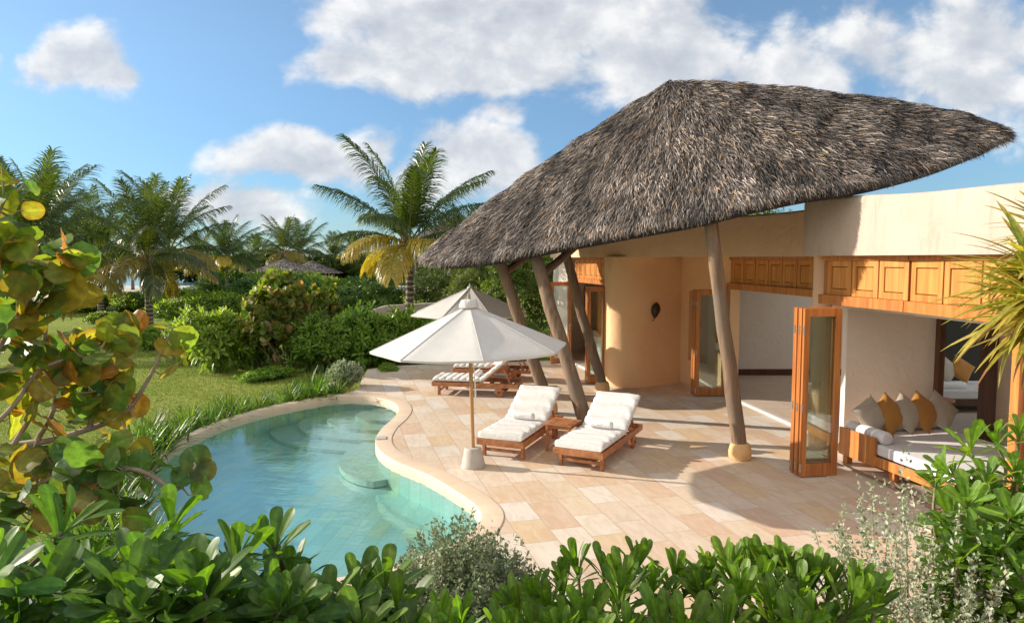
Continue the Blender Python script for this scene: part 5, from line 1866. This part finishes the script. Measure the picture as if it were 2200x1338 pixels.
def fg_shrub(name, label, tips, base, pal, seed, tpl, mat='leaf_glossy', young=None, nl=15, t0=10, t1=78, fill=None, fill_n=0, up=(0, 0, 1), bendr=(-.1, .3), jit=.25, lscale=1.15):
    """tips: (px, py, distance, leaf length in m); all become shoots of one shrub growing from base"""
    rng = np.random.default_rng(seed)
    root = empty(name, (base[0], base[1], -.11), 0, label, 'shrub')
    loc = np.array(root.location)
    P = [D3(a, b + .5 * l * lscale * FPX / c, c) for a, b, c, l in tips]
    Ls = [l for *_, l in tips]
    if fill:
        x0, x1, y0, y1, d0, d1, l0 = fill
        for _ in range(fill_n):
            P.append(D3(rng.uniform(x0, x1), y0 + 70 + (y1 - y0) * rng.random() ** .8, rng.uniform(d0, d1)))
            Ls.append(l0 * rng.uniform(.8, 1.15))
    P = np.array(P) - loc
    Ls = np.array(Ls) * lscale
    ax = nrm(np.array(up) * .9 + nrm(P * np.array((1, 1, .15))) * .35 + rng.normal(0, jit, P.shape))
    buf = LBuf()
    rosettes(buf, tpl, P, ax, nl, Ls, pal, rng, t0, t1, .1, young, bendr)
    # old leaves lower down the shoots
    q = rng.integers(0, len(P), len(P) * 12)
    B = P[q] - ax[q] * (Ls[q] * rng.uniform(.35, 2.2, len(q)))[:, None]
    a = rng.uniform(0, 6.28, len(q))
    d = np.column_stack((np.cos(a), np.sin(a), rng.uniform(-.35, .35, len(q))))
    oc_ = pick(pal * .85, len(q), rng)
    oc_[rng.random(len(q)) < .05] = (.34, .27, .05)
    oc_[rng.random(len(q)) < .03] = (.17, .10, .045)
    buf.add(*place(tpl, B, d, np.tile((0, 0, 1.0), (len(q), 1)) + rng.normal(0, .2, (len(q), 3)), Ls[q] * rng.uniform(.6, 1.05, len(q)), 1.0, oc_, rng.uniform(0, .4, len(q))))
    buf.build('foliage', M[mat], root)
    mb = MB()
    rg = np.random.default_rng(seed + 1)
    for i in range(len(P)):
        b = np.array((rg.normal(0, .14), rg.normal(0, .14), -.05))
        m1 = P[i] * .5 + b * .5 + np.array((0, 0, .1)) + rg.normal(0, .05, 3)
        m2 = P[i] - ax[i] * .25
        mb.tube(catmull([b, m1, m2, P[i] + ax[i] * .01], 4, False), np.linspace(.016, .006, 13), 6)
    mb.build('stem', M['twig'], root, smooth=True, sharp=80, local=True)
    return root


SEA_LETTUCE = np.array(((.075, .165, .028), (.105, .205, .034), (.06, .135, .026), (.15, .25, .042)))
fg_shrub('shrub', 'large-leaved glossy shrub in the bottom left corner, in front of the sea grape',
         [(285, 1165, 1.75, .135), (130, 1090, 1.9, .13), (400, 1235, 1.7, .13), (255, 1290, 1.55, .135), (90, 1230, 1.6, .13), (370, 1090, 2.1, .12), (30, 1320, 1.5, .13), (180, 1190, 1.85, .12)],
         (-1.15, 1.75), SEA_LETTUCE, 201, T_OB_HI, nl=15, t0=14, t1=76, young=(.10, .20, .03), fill=(-60, 440, 1150, 1420, 1.5, 2.4, .125), fill_n=70)
fg_shrub('shrub', 'large-leaved glossy shrub in front of the near end of the pool',
         [(505, 1150, 1.9, .13), (590, 1130, 2.0, .11), (480, 1260, 1.75, .13), (570, 1250, 1.8, .125), (625, 1200, 2.0, .11)],
         (-.72, 1.9), SEA_LETTUCE, 202, T_OB_HI, nl=15, t0=14, t1=76, young=(.10, .20, .03), fill=(420, 650, 1200, 1420, 1.6, 2.3, .125), fill_n=44)
fg_shrub('shrub', 'large-leaved glossy shrub at the bottom, left of the dark silver bush',
         [(765, 1225, 1.9, .13), (830, 1215, 2.0, .12), (700, 1270, 1.8, .125), (860, 1280, 1.85, .12), (780, 1310, 1.7, .13)],
         (-.42, 1.9), SEA_LETTUCE, 203, T_OB_HI, nl=15, t0=12, t1=70, young=(.13, .24, .03), fill=(690, 900, 1310, 1440, 1.6, 2.3, .12), fill_n=34)
fg_shrub('shrub', 'small bright shrub at the bottom edge in front of the dark silver bush',
         [(945, 1300, 2.3, .10), (990, 1310, 2.2, .10), (900, 1335, 2.2, .10), (960, 1345, 2.1, .1)],
         (-.18, 2.25), BRIGHT, 204, T_OB_NARROW, nl=14, t0=8, t1=55, young=(.15, .26, .03), fill=(890, 1040, 1330, 1430, 2.0, 2.6, .1), fill_n=8)
NARROW = [(1300, 1195, 2.55, .105), (1400, 1235, 2.45, .11), (1480, 1230, 2.6, .10), (1330, 1255, 2.3, .11), (1210, 1230, 2.6, .10), (1150, 1250, 2.5, .10), (1240, 1190, 2.7, .10), (1340, 1215, 2.4, .12), (1370, 1180, 2.6, .10), (1450, 1215, 2.6, .115), (1110, 1275, 2.4, .11), (1180, 1265, 2.4, .105), (1260, 1290, 2.2, .12), (1420, 1310, 2.1, .12)]
fg_shrub('shrub', 'upright narrow-leaved bright shrub at the bottom edge, left of its neighbour', NARROW, (.42, 2.5), BRIGHT * .85, 205, T_OB_NARROW, nl=15, t0=6, t1=52, young=(.15, .26, .035), fill=(1080, 1480, 1290, 1430, 2.0, 2.9, .11), fill_n=58, jit=.14, lscale=1.25)
NARROW2 = [(1525, 1205, 2.6, .11), (1610, 1180, 2.65, .11), (1675, 1195, 2.55, .115), (1745, 1215, 2.5, .115), (1835, 1235, 2.45, .115), (1510, 1250, 2.5, .11), (1640, 1235, 2.4, .115), (1720, 1250, 2.35, .115), (1570, 1190, 2.55, .12), (1640, 1185, 2.6, .11), (1700, 1210, 2.5, .13), (1590, 1240, 2.3, .11), (1830, 1255, 2.3, .13), (1780, 1230, 2.5, .11), (1880, 1260, 2.45, .11), (1560, 1310, 2.0, .11), (1740, 1300, 2.15, .12), (1660, 1280, 2.3, .11)]
fg_shrub('shrub', 'upright narrow-leaved bright shrub at the bottom edge, left of the pale silver sprigs', NARROW2, (1.02, 2.5), BRIGHT * .85, 206, T_OB_NARROW, nl=16, t0=5, t1=48, young=(.15, .26, .035), fill=(1500, 1900, 1290, 1430, 2.0, 2.9, .115), fill_n=62, jit=.12, lscale=1.25)
RIGHT = [(2085, 935, 3.5, .16), (2140, 920, 3.6, .15), (2040, 985, 3.4, .15), (2010, 1010, 3.5, .14), (2120, 1000, 3.3, .16), (2190, 905, 3.6, .15), (2180, 980, 3.4, .15), (2100, 1060, 3.2, .15), (2170, 1075, 3.0, .16), (2060, 1085, 3.3, .14),
         (2150, 1150, 2.9, .15), (2195, 1200, 2.8, .15), (2120, 1190, 3.0, .14), (2200, 1120, 3.0, .15), (2080, 1140, 3.1, .12)]
fg_shrub('shrub', 'broad glossy green shrub on the right, in front of the daybed', RIGHT, (2.35, 3.3), BRIGHT, 207, T_OB_HI, nl=15, t0=12, t1=78, young=(.16, .27, .05), fill=(2030, 2300, 960, 1350, 2.9, 3.8, .14), fill_n=130, lscale=.98)

# silver sprigs and the dark silver bush at the bottom
s1 = make_silver('silver_bush', 'dark grey-green small-leaved bush at the near end of the pool', .64, 1.62, 1700, 211, .027, 1.0, 85, np.array(((.27, .32, .19), (.34, .38, .25), (.20, .25, .145))), .8)
s1.location = (-.27, 3.75, -.11)
s2 = make_silver('silver_bush', 'thin grey-green sprigs rising over the near pool edge beside the large-leaved shrub', .42, 1.62, 150, 212, .022, 1.0, 50, np.array(((.12, .15, .09), (.16, .19, .12))), .9)
s2.location = (-1.0, 3.2, -.11)
s3 = make_silver('silver_bush', 'pale silvery sprigs with tiny leaves at the lower right in front of the deck', .60, 2.2, 340, 213, .0225, 1.0, 125, np.array(((.46, .48, .34), (.55, .57, .42), (.36, .38, .26))), .8)
s3.location = (1.80, 2.98, -.11)

# ------------------------------------------------------------------ sea grape with big round leaves on the left
gr_root = empty('sea_grape', (-2.9, 2.9, -.11), 0, 'sea grape with big round green, amber and red leaves filling the left edge', 'sea grape')
gl = np.array(gr_root.location)
rng = np.random.default_rng(221)
BR = [  # branch polylines: (px, py, distance)
    [(-200, 1290, 2.9), (-60, 1020, 2.95), (0, 965, 3.0), (120, 942, 3.02), (255, 895, 3.05), (310, 830, 3.08), (352, 745, 3.1), (372, 705, 3.1)],
    [(-150, 1250, 2.85), (-80, 880, 2.8), (20, 720, 2.8), (90, 660, 2.8), (120, 600, 2.8), (140, 545, 2.82)],
    [(30, 955, 2.98), (80, 860, 2.95), (95, 740, 2.9), (105, 640, 2.9), (120, 560, 2.9)],
    [(-90, 1150, 2.8), (-20, 800, 2.75), (60, 640, 2.7), (60, 560, 2.7)],
    [(80, 945, 3.0), (115, 880, 3.05), (130, 790, 3.1), (215, 740, 3.12), (245, 705, 3.12)],
    [(190, 920, 3.02), (215, 850, 3.0), (225, 820, 3.0)],
    [(-60, 960, 2.9), (30, 870, 2.85), (80, 800, 2.85), (150, 770, 2.9), (200, 770, 2.9)],
    [(-100, 1220, 2.9), (60, 1060, 2.8), (180, 1010, 2.75), (300, 1010, 2.72), (380, 1050, 2.7), (420, 1000, 2.7)],
    [(-180, 1200, 2.7), (-100, 700, 2.6), (-30, 520, 2.6), (10, 430, 2.6)]]
mb = MB()
tipsP = []
for k, br in enumerate(BR):
    P = catmull(np.array([D3(*p) for p in br]) - gl, 5, False)
    r0 = .021 if k in (0, 1, 7, 8) else .012
    mb.tube(P, np.linspace(r0, .005, len(P)), 8)
    tipsP.append(P)
for k in (0, 1, 3, 7, 8):
    P = catmull(np.array([np.array((rng.normal(0, .08), rng.normal(0, .08), -.05)), (tipsP[k][0] * .5 + np.array((0, 0, .1))), tipsP[k][0]]), 5, False)
    mb.tube(P, np.linspace(.045, .022, len(P)), 8)
T_GRAPE = leaf_template(8, 8, lambda t: .54 * np.sqrt(np.clip(1 - (2 * np.clip(t, 0, 1) - 1) ** 2, 0, 1)) * (1 + .06 * np.sin(t * 9)) + .008, .10, .22, 1.35, .10, 2)
# (px, py, distance, size, colour)
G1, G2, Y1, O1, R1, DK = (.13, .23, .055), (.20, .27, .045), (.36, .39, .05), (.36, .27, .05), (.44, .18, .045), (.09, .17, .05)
OL = (.24, .22, .04)
LV = [(140, 545, 2.82, .19, G1), (175, 560, 2.85, .18, G1), (120, 590, 2.8, .19, G2), (150, 625, 2.78, .20, O1), (60, 575, 2.7, .19, Y1), (40, 640, 2.7, .19, O1), (95, 655, 2.8, .19, DK), (15, 600, 2.65, .18, G2), (20, 560, 2.7, .17, Y1),
      (185, 640, 2.85, .17, O1), (60, 700, 2.8, .18, O1), (10, 690, 2.7, .18, DK), (270, 700, 3.12, .17, G2), (285, 690, 3.14, .15, R1), (245, 720, 3.12, .16, G2), (232, 765, 3.1, .16, O1), (215, 715, 3.1, .15, R1),
      (395, 730, 3.1, .16, G2), (365, 745, 3.08, .17, O1), (372, 790, 3.08, .16, O1), (355, 700, 3.12, .13, Y1), (390, 760, 3.12, .15, Y1), (150, 735, 2.95, .17, G2), (175, 760, 2.95, .17, G1), (140, 790, 2.9, .17, G1), (185, 800, 2.9, .16, O1),
      (95, 770, 2.9, .18, O1), (60, 760, 2.85, .17, G1), (155, 830, 3.0, .15, O1), (180, 850, 3.0, .14, Y1), (205, 815, 3.0, .15, G1), (235, 830, 3.0, .14, DK), (75, 830, 2.9, .16, Y1), (110, 830, 2.95, .16, DK), (150, 880, 3.0, .13, G2),
      (170, 900, 3.02, .12, Y1), (95, 920, 3.0, .16, O1), (40, 850, 2.9, .17, Y1), (10, 800, 2.8, .18, G2), (30, 910, 2.9, .17, Y1), (75, 960, 2.95, .16, DK), (10, 970, 2.9, .17, Y1), (190, 995, 2.75, .14, Y1), (155, 1005, 2.75, .14, O1),
      (110, 975, 2.8, .16, DK), (60, 1000, 2.8, .17, O1), (10, 1040, 2.8, .17, G2), (130, 1050, 2.8, .16, DK), (255, 985, 2.72, .12, DK), (300, 990, 2.72, .13, DK), (420, 985, 2.7, .14, DK), (400, 1020, 2.7, .15, DK), (435, 1010, 2.7, .13, DK), (430, 1045, 2.68, .13, G1), (360, 1000, 2.7, .12, DK),
      (15, 430, 2.6, .13, Y1), (-5, 400, 2.6, .13, Y1), (-10, 470, 2.6, .15, G1), (50, 1080, 2.75, .16, O1), (100, 1110, 2.7, .15, O1), (20, 1110, 2.7, .16, DK)]
P, cs, sz = [], [], []
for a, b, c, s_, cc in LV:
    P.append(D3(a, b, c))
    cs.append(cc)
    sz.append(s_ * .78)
for _ in range(230):            # the dense rest of the crown, hugging the branches
    br = tipsP[rng.integers(0, len(tipsP))]
    i = rng.integers(len(br) // 4, len(br))
    if (br is tipsP[0] or br is tipsP[7]) and i > len(br) * .5:
        continue
    P.append(br[i] + gl + np.clip(rng.normal(0, .07, 3), -.1, .1))
    cs.append([G1, G2, DK, Y1, O1, G1, G2, Y1, G2, G1, OL, OL, R1, G2][rng.integers(0, 14)])
    sz.append(rng.uniform(.07, .125))
for _ in range(45):            # and the leaves beyond the frame's left edge
    P.append(D3(rng.uniform(-300, -10), rng.uniform(560, 1250), rng.uniform(2.6, 3.5)))
    cs.append([G1, G2, DK, Y1, O1, G1, G2, Y1, G2, G1, OL, OL, R1, G2][rng.integers(0, 14)])
    sz.append(rng.uniform(.09, .13))
for _ in range(80):             # dark green and olive leaves low on the bush
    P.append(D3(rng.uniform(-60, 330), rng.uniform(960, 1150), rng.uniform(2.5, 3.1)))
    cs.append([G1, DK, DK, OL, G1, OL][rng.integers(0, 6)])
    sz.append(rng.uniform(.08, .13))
P, cs, sz = np.array(P) - gl, np.array(cs), np.array(sz)
N = len(P)
d = nrm(rng.normal(0, 1, (N, 3)) + np.array((.55, -.1, .25)))
nu = nrm(rng.normal(0, .55, (N, 3)) + np.array((.1, -.55, .55)))
cs = np.clip(cs * rng.uniform(.8, 1.2, (N, 1)), .01, .8)
buf = LBuf()
allb = np.concatenate(tipsP)
for i in range(N):
    b_ = P[i] - d[i] * sz[i] * .5
    j = int(np.linalg.norm(allb - b_, axis=1).argmin())
    dist = np.linalg.norm(allb[j] - b_)
    if dist > .15:                      # keep every leaf within reach of its twig
        P[i] += (allb[j] - b_) * (1 - .13 / dist) * (1 if i >= len(LV) else .0)
        b_ = P[i] - d[i] * sz[i] * .5
    mb.tube([allb[j], (allb[j] + b_) / 2 + np.array((0, 0, -.01)), b_ + d[i] * .01], [.0045, .003, .0022], 5, cap=False)
mb.build('branch', M['bark_grape'], gr_root, smooth=True, sharp=80, local=True)
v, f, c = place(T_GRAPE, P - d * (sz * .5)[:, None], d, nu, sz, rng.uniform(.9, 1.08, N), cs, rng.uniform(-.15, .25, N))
# a reddish rim and blotch on the turning leaves
nv_ = len(T_GRAPE[0])
tv = T_GRAPE[0]
rim = np.clip(np.hypot(tv[:, 0] / .54, (tv[:, 1] - .5) / .5) ** 4, 0, 1)
rim = np.tile(rim, N)
turn = np.repeat((cs[:, 0] > .2) * rng.random(N), nv_)
mixc = np.repeat(np.array([(.20, .24, .04), (.30, .22, .04), (.09, .16, .04)])[rng.integers(0, 3, N)], nv_, 0)
gm = np.tile(np.clip(tv[:, 1] * 1.3 - .35 + .5 * np.abs(tv[:, 0]), 0, 1), N) * np.repeat(rng.random(N), nv_)
c = c * (1 - .6 * gm[:, None]) + mixc * .6 * gm[:, None]
vein = np.tile(1 + .22 * (np.abs(np.sin(np.arctan2(np.abs(tv[:, 0]), tv[:, 1] + .25) * 6)) < .35) * (np.abs(tv[:, 0]) > .02), N)
c = c * vein[:, None]
w_ = (rim * turn * .8)[:, None]
c = c * (1 - w_) + np.array((.34, .07, .015)) * w_
buf.add(v, f, c)
buf.build('foliage', M['leaf_grape'], gr_root)

# ------------------------------------------------------------------ yellow-green screw palm reaching in from the right
yr = empty('screw_palm', (3.95, 4.3, -.11), 0, 'yellow-green screw palm with long strap leaves reaching in from the right edge', 'screw palm')
yl = np.array(yr.location)
T_YUC = leaf_template(9, 4, strap(.062), .0, .45, 1.2)
heads = [(2240, 590, 4.2), (2255, 690, 4.1), (2290, 520, 4.35), (2330, 640, 4.5), (2235, 650, 4.0)]
buf = LBuf()
mb = MB()
for k, hd in enumerate(heads):
    H_ = D3(*hd) - yl
    n_ = 84
    a = rng.uniform(0, 6.283, n_)
    tl = np.radians(rng.uniform(8, 125, n_))
    axd = nrm(np.array((-.9, -.1, .1)) + rng.normal(0, .12, 3))
    e1 = nrm(np.cross(axd, (0, 0, 1.0)))
    e2 = np.cross(axd, e1)
    d = axd * np.cos(tl)[:, None] + (np.cos(a)[:, None] * e1 + np.sin(a)[:, None] * e2) * np.sin(tl)[:, None]
    col = pick(np.array(((.36, .38, .055), (.46, .44, .08), (.27, .33, .045), (.56, .50, .15))), n_, rng)
    old = d[:, 2] < -.35
    col[old & (rng.random(n_) < .5)] = (.30, .17, .07)
    buf.add(*place(T_YUC, H_ + d * .03, d, np.tile((0, 0, 1.0), (n_, 1)) + axd * .3, rng.uniform(.34, .54, n_), 1.0, col, rng.uniform(.05, .5, n_)))
    mb.tube(catmull(np.array([(rng.normal(0, .06), rng.normal(0, .06), -.05), (H_[0] * .4, H_[1] * .4, H_[2] * .5), H_ - axd * .2, H_]), 5, False), np.linspace(.06, .035, 16), 8)
buf.build('foliage', M['leaf_yucca'], yr)
mb.build('trunk', M['bark'], yr, smooth=True, sharp=80, local=True)
